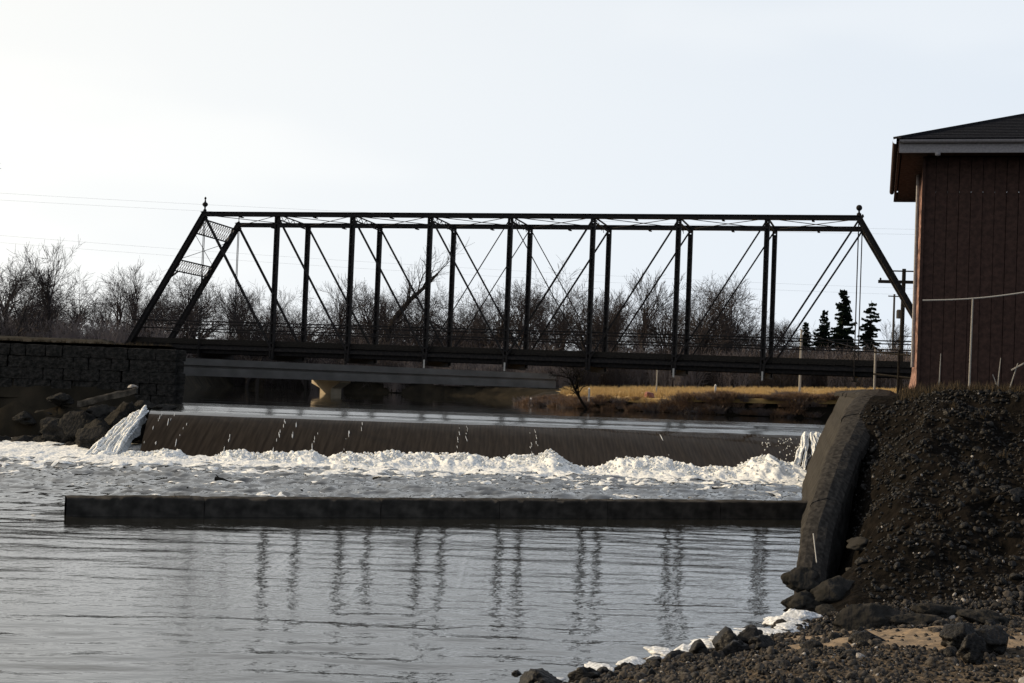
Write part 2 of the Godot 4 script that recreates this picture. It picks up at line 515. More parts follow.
	for i in 2600:
		var s := rng.randf_range(-1.2, length - 1.2)
		var w := 3.2 + absf(rng.randfn(0.0, 0.6))
		var p := on_sheet(s, w)
		var lump := 0.50 + 0.40 * nz.get_noise_2d(s * 9, 31) + 0.45 * nz.get_noise_2d(s * 34, 5)
		lump *= table([[-2, 0.6], [0, 1.0], [3, 0.95], [7, 0.85], [11, 1.0], [15, 1.1], [18, 1.05], [20, 0.6], [22.3, 1.2], [23.4, 0.95], [24.2, 0.5], [26, 0.3], [28, 0.3]], s)
		var c := 3.35 + 0.3 * nz.get_noise_2d(s * 14, 77)
		var bell := exp(-pow((w - c) / (0.55 if w < c else 1.35), 2))
		p.y = -0.10 + lump * 0.98 * bell + rng.randf_range(-0.03, 0.10) * bell
		var z := rng.randf_range(0.02, 0.06)
		places.append(Transform3D(Basis.from_euler(Vector3(rng.randf() * 6, rng.randf() * 6, 0)).scaled(Vector3(z, z * 0.8, z)), p))
	stuff(scatter("spray", ball, M.foam, places), "small white lumps of spray thrown up along the weir foot", "spray")
	places = []
	for st in [[0.5, 0.2, 3.0, 14], [0.9, 0.3, 2.6, 10], [1.5, 0.8, 2.9, 9], [5.1, 0.3, 2.8, 20], [5.5, 0.8, 2.6, 12], [7.5, 0.9, 2.9, 14], [8.0, 0.4, 1.2, 6], [11.7, 0.5, 2.9, 18], [12.0, 0.5, 2.7, 14], [14.4, 0.8, 2.9, 16], [14.65, 0.7, 2.5, 12], [19.6, 0.8, 1.3, 7], [19.5, 1.3, 3.0, 7], [3.2, 1.3, 2.9, 8], [6.3, 1.2, 2.8, 9]]:
		for k in maxi(2, st[3] / 2):
			var w := rng.randf_range(st[1], st[2])
			var p := on_sheet(st[0] - 0.18 * (w - st[1]) + rng.randf_range(-0.035, 0.035), w, 0.015)
			var z := rng.randf_range(0.004, 0.012)
			places.append(Transform3D(Basis.from_euler(Vector3(0.45, 0.15, 0)).scaled_local(Vector3(z, z * 0.6, z * rng.randf_range(6, 26))), p))
	for k in 220:     # spatter and the bright jet against the wing wall
		var w := rng.randf_range(0.7, 3.6)
		var s := rng.randf_range(23.3, 25.2) + w * 0.02
		if rng.randf() < 0.6 and s < 24.3: continue
		var z := rng.randf_range(0.008, 0.026)
		places.append(Transform3D(Basis.IDENTITY.scaled(Vector3(z, z * 1.5, z)), on_sheet(s - 0.33 * w + 0.5, w, rng.randf_range(0.0, 0.12))))
	stuff(scatter("splash_streaks", ball, M.foam, places), "white splashes running in lines down the weir face", "splashes")
	var jet := MB.new(); rows = []
	for k in 36:
		var w := lerpf(0.1, 4.0, k / 35.0)
		var r := PackedVector3Array()
		for i in 26:
			var s := lerpf(25.9 - 0.62 * w, 26.7 - 0.25 * w, i / 25.0)
			var e := sin(PI * clampf(i / 18.0, 0, 1) * 0.5)
			r.append(on_sheet(s, w, -0.12 + (0.10 + 0.05 * w) * e + 0.10 * nz.get_noise_2d(s * 160, w * 50) * e))
		rows.append(r)
	for k in 46:
		var t := rng.randf()
		var prev := Vector3.ZERO
		var rr := rng.randf_range(0.02, 0.055)
		for i in 14:
			var w := lerpf(0.05, 4.1, i / 13.0)
			var s := lerpf(25.85 - 0.70 * w, 26.6 - 0.28 * w, t) + 0.12 * nz.get_noise_2d(w * 40, k * 60)
			var p := on_sheet(s, w, 0.02 + 0.05 * w + 0.14 * nz.get_noise_2d(w * 60 + k * 7, k * 40))
			if i > 0: jet.tube(prev, p, rr, rr * rng.randf_range(0.7, 1.3), 5)
			prev = p
	jet.grid(rows); jet.smooth()
	stuff(part("side_jet", jet, M.foam), "bright jet of white water squeezed against the concrete wing wall", "white water")
	# side spill between the weir and the left bank, tumbling over stones
	var spill := MB.new(); rows = []
	for k in 110:
		var u := k / 109.0
		var r := PackedVector3Array()
		for i in 70:
			var t := i / 69.0
			var p := Vector3(-13.75 - 0.15 * u - t * lerpf(0.6, 1.05, u), 0, -54.6 + 3.6 * u + 0.3 * sin(t * 5.0))
			var steps := floorf(u * 4.0 + t * 1.3 + 0.7 * nz.get_noise_2d(t * 130, 9)) / 4.0
			p.y = lerpf(1.50, -0.25, lerpf(u, clampf(steps, 0, 1), 0.3)) - 0.35 * t * (1 - u)
			var ed := sst(0.0, 0.12, t) * sst(0.0, 0.12, 1 - t)
			p.y += (0.26 * nz.get_noise_2d(t * 130, u * 140) + 0.26 * (0.4 - absf(nz.get_noise_2d(t * 420, u * 130))) + 0.14 * nz.get_noise_2d(t * 900, u * 500)) * (0.3 + 0.7 * ed) - 0.3 * (1 - ed)
			p.x += 0.10 * nz.get_noise_2d(t * 300 + 50, u * 400)
			r.append(p)
		rows.append(r)
	for k in 44:
		var t := rng.randf()
		var prev := Vector3.ZERO
		var rr := rng.randf_range(0.02, 0.06)
		for i in 15:
			var u := i / 14.0
			var p := Vector3(-13.75 - 0.15 * u - t * lerpf(0.6, 1.05, u) + 0.16 * nz.get_noise_2d(u * 160, k * 50), 0, -54.5 + 3.7 * u)
			p.y = lerpf(1.58, -0.1, pow(u, 1.1)) - 0.35 * t * (1 - u) + 0.22 * nz.get_noise_2d(u * 170 + k * 9, k * 31) + 0.05
			if i > 0: spill.tube(prev, p, rr, rr * rng.randf_range(0.7, 1.3), 5)
			prev = p
	spill.grid(rows); spill.smooth()
	stuff(part("side_spill", spill, M.foam), "white spill of water between the weir end and the left bank", "white water")

# ------------------------------------------------------------------ stones
func rock_mesh(seed_: int, sub: int, rough: float, flat := 1.0) -> ArrayMesh:
	var g := (1 + sqrt(5.0)) / 2
	var v := [Vector3(-1, g, 0), Vector3(1, g, 0), Vector3(-1, -g, 0), Vector3(1, -g, 0), Vector3(0, -1, g), Vector3(0, 1, g), Vector3(0, -1, -g), Vector3(0, 1, -g), Vector3(g, 0, -1), Vector3(g, 0, 1), Vector3(-g, 0, -1), Vector3(-g, 0, 1)]
	for i in v.size(): v[i] = v[i].normalized()
	var f := [[0, 11, 5], [0, 5, 1], [0, 1, 7], [0, 7, 10], [0, 10, 11], [1, 5, 9], [5, 11, 4], [11, 10, 2], [10, 7, 6], [7, 1, 8], [3, 9, 4], [3, 4, 2], [3, 2, 6], [3, 6, 8], [3, 8, 9], [4, 9, 5], [2, 4, 11], [6, 2, 10], [8, 6, 7], [9, 8, 1]]
	for k in sub:
		var mid := {}; var nf := []
		for t in f:
			var m := []
			for e in 3:
				var a: int = mini(t[e], t[(e + 1) % 3]); var b: int = maxi(t[e], t[(e + 1) % 3])
				var key := a * 100000 + b
				if not mid.has(key):
					mid[key] = v.size()
					v.append(((v[a] + v[b]) * 0.5).normalized())
				m.append(mid[key])
			nf.append_array([[t[0], m[0], m[2]], [t[1], m[1], m[0]], [t[2], m[2], m[1]], [m[0], m[1], m[2]]])
		f = nf
	var mb := MB.new()
	for p in v:
		var q: Vector3 = p
		var s := 1.0 + rough * (1.1 * nz.get_noise_3d(q.x * 90 + seed_ * 37, q.y * 90, q.z * 90) + 0.5 * nz.get_noise_3d(q.x * 230 + seed_ * 11, q.y * 230, q.z * 230))
		# a few flat faces, as if split
		for k in 4:
			var pl := Vector3(sin(seed_ * 3.1 + k * 2.4), cos(seed_ * 1.7 + k * 1.9), sin(seed_ * 0.7 + k * 4.1)).normalized()
			var e := q.dot(pl) * s
			if e > 0.72: s *= lerpf(1.0, 0.72 / e, minf(1.0, rough * 3.0))
		mb.v.append(Vector3(q.x * s, q.y * s * flat, q.z * s))
	for t in f: mb.t.append_array(PackedInt32Array([t[0], t[2], t[1]]))
	mb.smooth()
	return mb.mesh()

var rocks := []
func put_rock(called: String, label: String, p: Vector3, s: Vector3, m: Material, group := "", turn := Vector3.ZERO, kind := -1) -> MeshInstance3D:
	var o := inst(called, rocks[kind if kind >= 0 else rng.randi() % rocks.size()], m)
	o.position = p
	o.basis = Basis.from_euler(turn if turn != Vector3.ZERO else Vector3(0, rng.randf() * TAU, 0)) * Basis.IDENTITY.scaled(s)
	tag(o, label, "rock", group)
	return o

func sandy(x: float, d: float) -> float:
	return 0.62 + nz.get_noise_2d(x * 45, d * 90) * 0.9 - absf(d - 16.75 + 0.09 * (x - 4.5)) * 1.0 - 0.6 * (1 - sst(2.6, 3.6, x))

func build_stones():
	for i in 6: rocks.append(rock_mesh(3 + i * 5, 3, 0.42, 0.75))
	var pebble := []
	for i in 4: pebble.append(rock_mesh(60 + i * 3, 1, 0.35, 0.65))
	# gravel of the beach and the stony slope
	var mats := [M.beach_stone, M.pale_rock, M.rock, M.beach_stone]
	for k in 4:
		var pl := []
		for i in ([5200, 900, 3800, 4600] as Array)[k]:
			var d := rng.randf_range(12.2, 19.5)
			var x := table(SHORE_R, d) + 0.12 + absf(rng.randfn(0.0, 3.2))
			var z := rng.randf_range(0.010, 0.036) * (1.0 if rng.randf() < 0.94 else 2.2)
			if k == 1: z *= 0.75
			if sandy(x, d) > 0.0 and rng.randf() < 0.85: continue
			pl.append(Transform3D(Basis.from_euler(Vector3(rng.randf(), rng.randf() * TAU, rng.randf())).scaled(Vector3.ONE * z), Vector3(x, bank(x, d) + z * 0.2, -d)))
		stuff(scatter("shingle", pebble[k], mats[k], pl), ["dark wet pebbles on the near beach", "pale pebbles strewn over the near beach", "small black pebbles packed on the near beach", "greyish brown pebbles on the near beach"][k], "pebbles")
		pl = []
		for i in ([5200, 260, 5600, 2400] as Array)[k]:
			var d := rng.randf_range(17.5, 29.0)
			var x := maxf(table(SHORE_R, d) + 0.9, 5.0) + rng.randf() * 9.5
			var z := rng.randf_range(0.012, 0.042) * (1.0 if rng.randf() < 0.93 else 2.0)
			if k == 1: z *= 0.7
			pl.append(Transform3D(Basis.from_euler(Vector3(rng.randf(), rng.randf() * TAU, rng.randf())).scaled(Vector3.ONE * z), Vector3(x, bank(x, d) + z * 0.2, -d)))
		stuff(scatter("rubble", pebble[(k + 1) % 4], [M.rock, M.pale_rock, M.rock, M.wall_cap][k], pl), ["dark rubble on the bank below the house", "pale chips among the rubble of the bank", "small black stones on the bank below the house", "greyish brown rubble on the bank below the house"][k], "rubble")
	# sand showing between the stones
	var sand := MB.new(); var rows := []
	for j in 30:
		var d := lerpf(15.3, 18.1, j / 29.0)
		var r := PackedVector3Array()
		for i in 90:
			var x := lerpf(2.4, 7.6, i / 89.0)
			var edge := sandy(x, d)
			r.append(Vector3(x, bank(x, d) + 0.02 * nz.get_noise_2d(x * 400, d * 400) + clampf(edge * 0.09, -0.08, 0.014), -d))
		rows.append(r)
	sand.grid(rows); sand.smooth()
	setting("sand", sand, M.sand)
	# stones picked out one by one along the beach: x, depth, half sizes
	for r in [[0.42, 15.25, 0.26, 0.15], [0.92, 15.35, 0.16, 0.11], [2.35, 17.0, 0.15, 0.13], [2.70, 17.15, 0.22, 0.19], [3.0, 17.35, 0.20, 0.17], [2.72, 16.7, 0.20, 0.13], [3.05, 16.75, 0.17, 0.11],
			[1.75, 16.35, 0.13, 0.09], [2.05, 16.75, 0.15, 0.09], [3.30, 18.9, 0.15, 0.10], [3.72, 19.0, 0.15, 0.12], [1.4, 15.9, 0.12, 0.08], [1.15, 15.75, 0.10, 0.07], [3.55, 16.4, 0.14, 0.08], [4.15, 16.3, 0.2, 0.1]]:
		put_rock("shore_rock", "dark wet rock at the icy edge of the near beach", Vector3(r[0], maxf(bank(r[0], r[1]), 0.0) + r[3] * 0.35, -r[1]), Vector3(r[2], r[3] * 1.2, r[2] * 0.8), M.rock, "dark rocks along the icy shore")
	put_rock("shore_rock", "small lone dark stone standing in the shallow water", Vector3(0.20, 0.0, -15.95), Vector3(0.055, 0.06, 0.05), M.rock)
	for r in [[5.05, 15.85, 0.20, 0.16, 0.0], [5.45, 15.95, 0.21, 0.17, 0.0]]:
		put_rock("boulder", "dark rounded boulder of a pair on the sandy strip", Vector3(r[0], bank(r[0], r[1]) + 0.12, -r[1]), Vector3(r[2], r[3] * 1.3, r[2]), M.rock, "pair of boulders on the sand")
	put_rock("boulder", "upright dark block in front of the paired boulders", Vector3(4.98, bank(4.98, 15.2) + 0.13, -15.2), Vector3(0.12, 0.21, 0.11), M.rock)
	put_rock("boulder", "pale rounded boulder low on the gravel beach", Vector3(5.15, bank(5.15, 13.6) + 0.05, -13.6), Vector3(0.30, 0.16, 0.25), M.pale_rock)
	for r in [[5.15, 18.05, 0.42, 0.18], [6.0, 17.9, 0.36, 0.15], [6.8, 17.7, 0.35, 0.16], [5.6, 18.4, 0.34, 0.22], [7.1, 18.1, 0.40, 0.2], [4.65, 18.2, 0.50, 0.30]]:
		put_rock("slab_rock", "low dark slab of rock at the toe of the stony bank", Vector3(r[0], bank(r[0], r[1]) + r[3] * 0.25, -r[1]), Vector3(r[2], r[3], r[2] * 0.6), M.stone, "slabs at the toe of the bank", Vector3(0.1, rng.randf_range(-0.4, 0.4), rng.randf_range(-0.2, 0.25)))
	for r in [[4.35, 20.9, 0.34, 0.27, 0.42], [4.25, 20.4, 0.36, 0.26, 0.18], [4.75, 20.5, 0.5, 0.38, 0.25], [4.6, 19.7, 0.4, 0.24, 0.12]]:
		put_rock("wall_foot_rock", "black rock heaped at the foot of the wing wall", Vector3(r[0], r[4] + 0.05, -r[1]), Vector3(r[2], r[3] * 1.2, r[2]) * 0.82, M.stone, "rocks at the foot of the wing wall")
	for i in 30:
		var d := rng.randf_range(18.5, 28.0)
		var x := maxf(table(SHORE_R, d) + 1.6, 5.3) + rng.randf() * 7.0
		var z := rng.randf_range(0.06, 0.15)
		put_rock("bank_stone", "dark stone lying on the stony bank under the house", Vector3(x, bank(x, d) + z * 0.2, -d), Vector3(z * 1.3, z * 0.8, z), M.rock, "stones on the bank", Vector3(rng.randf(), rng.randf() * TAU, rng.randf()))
	for r in [[5.75, 23.2, 0.22, 0.14], [5.55, 23.0, 0.09, 0.06]]:
		put_rock("pale_stone", "grey stone resting on the black slope beside the wing wall", Vector3(r[0], bank(r[0], r[1]) + 0.1, -r[1]), Vector3(r[2], r[3], r[2] * 0.7), M.concrete, "pale stones beside the wing wall")
	# ice and old snow along the water's edge
	for r in [[0.62, 15.45, 0.26, 0.05], [1.25, 15.95, 0.30, 0.06], [1.62, 16.35, 0.30, 0.06], [1.05, 15.75, 0.14, 0.07], [2.05, 17.0, 0.26, 0.08], [2.35, 17.35, 0.30, 0.10], [2.75, 17.75, 0.34, 0.07], [3.15, 18.1, 0.40, 0.07], [3.05, 17.6, 0.38, 0.05], [3.65, 18.4, 0.42, 0.06],
			[3.95, 19.35, 0.36, 0.10], [4.2, 19.5, 0.28, 0.12], [3.9, 18.75, 0.34, 0.05], [1.9, 16.5, 0.20, 0.05]]:
		var o := put_rock("ice_patch", "white crust of ice at the edge of the near beach", Vector3(r[0] - 0.12, maxf(bank(r[0], r[1]), 0.0) + 0.03, -r[1]), Vector3(r[2] * 1.1, r[3] * 1.1, r[2] * 0.55), M.ice, "ice along the shore")
		o.set_meta("category", "ice")
	var peak := put_rock("ice_patch", "upright jagged lump of ice below the wing wall", Vector3(3.95, 0.12, -19.6), Vector3(0.17, 0.22, 0.15), M.ice, "", Vector3(0.2, 0.6, 0.3))
	peak.set_meta("category", "ice")
	# left bank: boulders at the water and a slab over them
	for i in 70:
		var x := rng.randf_range(-23.5, -15.6)
		var d := rng.randf_range(55.2, 60.5) - (0.0 if x > -19 else 0.4)
		var z := rng.randf_range(0.18, 0.62)
		var y := maxf(land(x, d), -0.1)
		put_rock("bank_boulder", "black boulder in the rubble of the left bank", Vector3(x, y + z * 0.15, -d), Vector3(z * 1.2, z * 0.8, z), M.stone, "boulders of the left bank")
	for r in [[-15.9, 0.3, 55.6, 0.9, 1.0], [-15.2, 0.9, 56.6, 0.9, 1.1], [-16.8, 0.6, 56.4, 0.9, 0.9], [-14.5, 1.1, 57.2, 0.8, 0.9], [-17.6, 0.5, 57.0, 1.0, 0.9], [-15.6, 0.4, 54.4, 0.7, 0.7], [-13.9, 1.55, 55.6, 0.55, 0.30], [-13.3, 1.66, 55.3, 0.4, 0.18]]:
		put_rock("heaped_boulder", "large black boulder heaped at the end of the weir", Vector3(r[0], r[1], -r[2]), Vector3(r[3], r[4], r[3]), M.stone, "boulders at the weir end")
	var slab := thing("stone_slab", "long grey slab tilted on the boulders beside the white spill", "slab", Vector3(-15.55, 1.97, -55.6))
	var sb := MB.new(); var rr := []
	var ring := [[-0.45, -0.12], [-0.45, 0.08], [-0.40, 0.13], [0.40, 0.13], [0.45, 0.08], [0.45, -0.12], [-0.45, -0.12]]
	for q in ring:
		var r := PackedVector3Array()
		for i in 16:
			var u := i / 15.0
			var w := 0.05 * nz.get_noise_2d(u * 300, q[0] * 200)
			r.append(Vector3(lerpf(-1.15, 1.1, u) + 0.2 * q[0], lerpf(-0.30, 0.32, u) + q[1] + w, q[0] * (1.0 + 2.0 * w)))
		rr.append(r)
	sb.grid(rr)
	sb.quad(rr[0][0], rr[1][0], rr[4][0], rr[5][0]); sb.quad(rr[0][15], rr[1][15], rr[4][15], rr[5][15])
	part("slab", sb, M.concrete, slab)
	var knob := inst("broken_end", rocks[2], M.pale_rock, slab)
	knob.position = Vector3(0.95, 0.44, 0.1); knob.scale = Vector3(0.22, 0.12, 0.2)

# ------------------------------------------------------------------ concrete walls
func build_walls():
	# the low sill across the pool
	var sill := thing("sill_wall", "long low black concrete wall standing in the water", "wall", Vector3(-9.32, 0, -30.5))
	var e := Vector3(8.3, 0, -37.1) - Vector3(-9.32, 0, -30.5)
	var along := e.normalized()
	var back := Vector3(along.z, 0, -along.x)
	if back.z > 0: back = -back
	var rows := []
	var sec := [[-0.06, -1.2], [-0.05, -0.2], [0.0, 0.20], [0.0, 0.36], [0.03, 0.405], [0.28, 0.41], [0.55, 0.405], [0.60, 0.36], [0.62, -1.2]]
	var joints := [0.0, 2.9, 6.9, 9.8, 12.6, 15.7, e.length()]
	for q in 6:
		var mb := MB.new()
		rows = []
		var u0: float = joints[q] + 0.004; var u1: float = joints[q + 1] - 0.004
		for k in sec.size():
			var r := PackedVector3Array()
			for i in 60:
				var u := lerpf(u0, u1, i / 59.0)
				var chip := 0.020 * nz.get_noise_2d(u * 60, k * 13) + 0.016 * nz.get_noise_2d(u * 200, k * 30)
				if k in [3, 4, 7] and nz.get_noise_2d(u * 110, 40.0 + k) > 0.28: chip -= 0.035
				var worn := -0.010 * exp(-minf(u - u0, u1 - u) / 0.06) if k >= 3 and k <= 7 else 0.0
				r.append(along * u + back * (sec[k][0] + chip * 0.6) + Vector3(0, sec[k][1] + (chip + worn + 0.006 * sin(q * 5.0) if sec[k][1] > 0.1 else 0.0), 0))
			rows.append(r)
		mb.grid(rows); mb.smooth()
		for i in [0, 59]:
			for k in range(1, sec.size() - 1):
				var z := mb.v.size()
				for p in [rows[0][i], rows[k][i], rows[k + 1][i]]:
					mb.v.append(p); mb.n.append(along * (1.0 if i else -1.0))
				mb.t.append_array(PackedInt32Array([z, z + 1, z + 2]))
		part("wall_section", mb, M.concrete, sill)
	for k in [[2.2, 0.5, 0.5], [7.4, 0.9, 0.2], [11.0, 0.7, -0.4]]:
		var st := MB.new()
		var c: Vector3 = sill.position + along * k[0] + back * 0.2 + Vector3(0, 0.425, 0)
		st.tube(c, c + Vector3(k[1], 0.02, k[2]) * 0.5, 0.014, 0.01, 5)
		st.tube(c + Vector3(k[1], 0.02, k[2]) * 0.25, c + Vector3(k[1] * 0.3, 0.09, k[2] * 0.5 + 0.1), 0.008, 0.004, 4)
		tag(part("drift_stick", st, M.wood), "thin drift stick stranded on top of the low black wall", "stick", "sticks on the low wall")
	# the wing wall that holds the right bank: foot on the river line, battered face, top falling towards the beach
	var wing := thing("wing_wall", "black battered concrete wing wall curving down to the beach beside the weir", "wall", Vector3(4.6, 0, -22.4))
	var o := wing.position
	var tops := [[22.3, 0.12], [23, 0.42], [24, 1.02], [25, 1.63], [26.5, 2.15], [28, 2.56], [30, 2.98], [32, 3.22], [34, 3.32], [58, 3.30]]
	var face := MB.new(); var inner := MB.new()
	var fr := []; var ir := []
	for j in 25: fr.append(PackedVector3Array())
	for j in 3: ir.append(PackedVector3Array())
	for d in span([[22.3, 36, 0.14], [36, 57.4, 0.6]]):
		var ft := 0.2052 * d
		var h := table(tops, d); var xt := table(WING_EDGE, d); var th := table(WING_THICK, d)
		for j in 25:
			var u := j / 24.0
			var y := lerpf(-1.2, h - 0.10, u)
			var x := lerpf(ft, xt, clampf(y / maxf(h, 0.2), 0, 1)) + 0.03 * nz.get_noise_2d(d * 50, y * 60) + (0.022 if j % 4 == 0 else 0.0)
			fr[j].append(Vector3(x, y, -d) - o)
		for j in 3:
			ir[j].append(Vector3(xt + th - 0.06 + 0.02 * j, lerpf(h - 0.10, -0.6, j / 2.0), -d) - o)
	face.grid(fr); inner.grid(ir)
	for g in [fr, ir]:
		for j in g.size() - 1: inner.tri(g[j][-1], g[j + 1][-1], Vector3(13.0, 0, -57.4) - o)
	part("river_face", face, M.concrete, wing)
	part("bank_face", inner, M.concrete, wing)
	var cuts := [22.28]
	while cuts[-1] < 57.0: cuts.append(cuts[-1] + (2.3 if cuts[-1] < 33 else 3.6))
	for k in cuts.size() - 1:
		var top := MB.new()
		var ring := [[-0.08, -0.18], [-0.07, -0.09], [0.0, -0.03], [0.2, 0.02], [0.5, 0.05], [0.8, 0.01], [1.0, -0.08], [1.04, -0.22]]
		var tr := []
		var off := Vector3(0.015 * sin(k * 3.7), 0.012 * sin(k * 2.1), 0)
		for q in ring:
			var r := PackedVector3Array()
			for i in 24:
				var d := lerpf(cuts[k] + 0.008, cuts[k + 1] - 0.008, i / 23.0)
				var worn := 0.025 * nz.get_noise_2d(d * 130, q[0] * 90) + 0.012 * nz.get_noise_2d(d * 420, q[0] * 300)
				r.append(Vector3(table(WING_EDGE, d) + table(WING_THICK, d) * q[0] + worn * 0.5, table(tops, d) + q[1] + worn, -d) + off - o)
			tr.append(r)
		top.grid(tr)
		for i in [0, 23]:
			for j in range(1, ring.size() - 1): top.tri(tr[0][i], tr[j][i], tr[j + 1][i])
		part("coping_slab", top, M.wall_cap, wing)
	var rod := MB.new()
	rod.tube(Vector3(4.95, 0.55, -22.75), Vector3(5.0, 0.95, -23.3), 0.009, 0.009, 6)
	tag(part("iron_rod", rod, M.pale_steel), "thin pale rod leaning on the near end of the wing wall", "rod")
	# left abutment: rough masonry
	var ab := thing("abutment", "black rough stone abutment under the left end of the steel bridge", "abutment", Vector3(-14.4, 0, -62))
	var blocks := []
	for k in 4:
		var bm := MB.new()
		for f in 6:
			var ax: Vector3 = [Vector3.RIGHT, Vector3.LEFT, Vector3.UP, Vector3.DOWN, Vector3.BACK, Vector3.FORWARD][f]
			var t1: Vector3 = [Vector3.BACK, Vector3.FORWARD, Vector3.RIGHT, Vector3.RIGHT, Vector3.RIGHT, Vector3.LEFT][f]
			var t2 := ax.cross(t1)
			var br := []
			for j in 4:
				var r := PackedVector3Array()
				for i in 4:
					var p: Vector3 = ax + t1 * (i / 1.5 - 1.0) + t2 * (j / 1.5 - 1.0)
					p = p.lerp(p.normalized() * 1.35, 0.14)
					r.append(p * 0.5 * (1.0 + 0.10 * nz.get_noise_3d(p.x * 60 + k * 77, p.y * 60, p.z * 60)))
				br.append(r)
			bm.grid(br)
		blocks.append(bm.mesh())
	var core := MB.new()
	core.quad(Vector3(-15, -0.5, -0.25), Vector3(-0.25, -0.5, -0.25), Vector3(-0.25, 4.0, -0.25), Vector3(-15, 4.0, -0.25))
	core.quad(Vector3(-0.25, -0.5, -0.25), Vector3(-9.2, -0.5, -26), Vector3(-9.2, 4.0, -26), Vector3(-0.25, 4.0, -0.25))
	part("rubble_core", core, M.stone, ab)
	for wall_side in 2:
		for j in 9:
			var u := 0.0
			while u < (15.0 if wall_side == 0 else 9.0):
				var w := rng.randf_range(0.6, 1.25)
				var bk := inst("stone_block", blocks[rng.randi() % 4], M.stone, ab)
				var dirv := Vector3.LEFT if wall_side == 0 else Vector3(-9, 0, -26).normalized()
				bk.position = dirv * (u + w * 0.5) + Vector3(0, -0.25 + j * 0.5, 0) + Vector3(rng.randf_range(-0.04, 0.04), 0, rng.randf_range(-0.05, 0.06))
				bk.basis = Basis(Vector3.UP, 0.0 if wall_side == 0 else atan2(26.0, -9.0)) * Basis.IDENTITY.scaled(Vector3(w - 0.02, 0.49, 0.6))
				u += w
	var at := MB.new(); rows = []
	for j in 12:
		var r := PackedVector3Array()
		for i in 40:
			var u := i / 39.0; var w := j / 11.0
			var p := Vector3(lerpf(-15.0, -9.0 * w, u), 4.13 + 0.07 * nz.get_noise_2d(u * 400, w * 400), -26.0 * w)
			r.append(p)
		rows.append(r)
	at.grid(rows); at.smooth()
	part("earth_top", at, M.ground, ab)
	# right abutment of the steel bridge, hidden behind the house
	var rb := thing("abutment", "stone abutment carrying the right end of the steel bridge behind the house", "abutment", Vector3(27.5, 1.5, -73.0))
	var rm := MB.new()
	rm.box(Vector3(0, 1.2, 0), Vector3(5.5, 3.0, 10.0), Basis(Vector3.UP, 0.28))
	part("stone_face", rm, M.stone, rb)

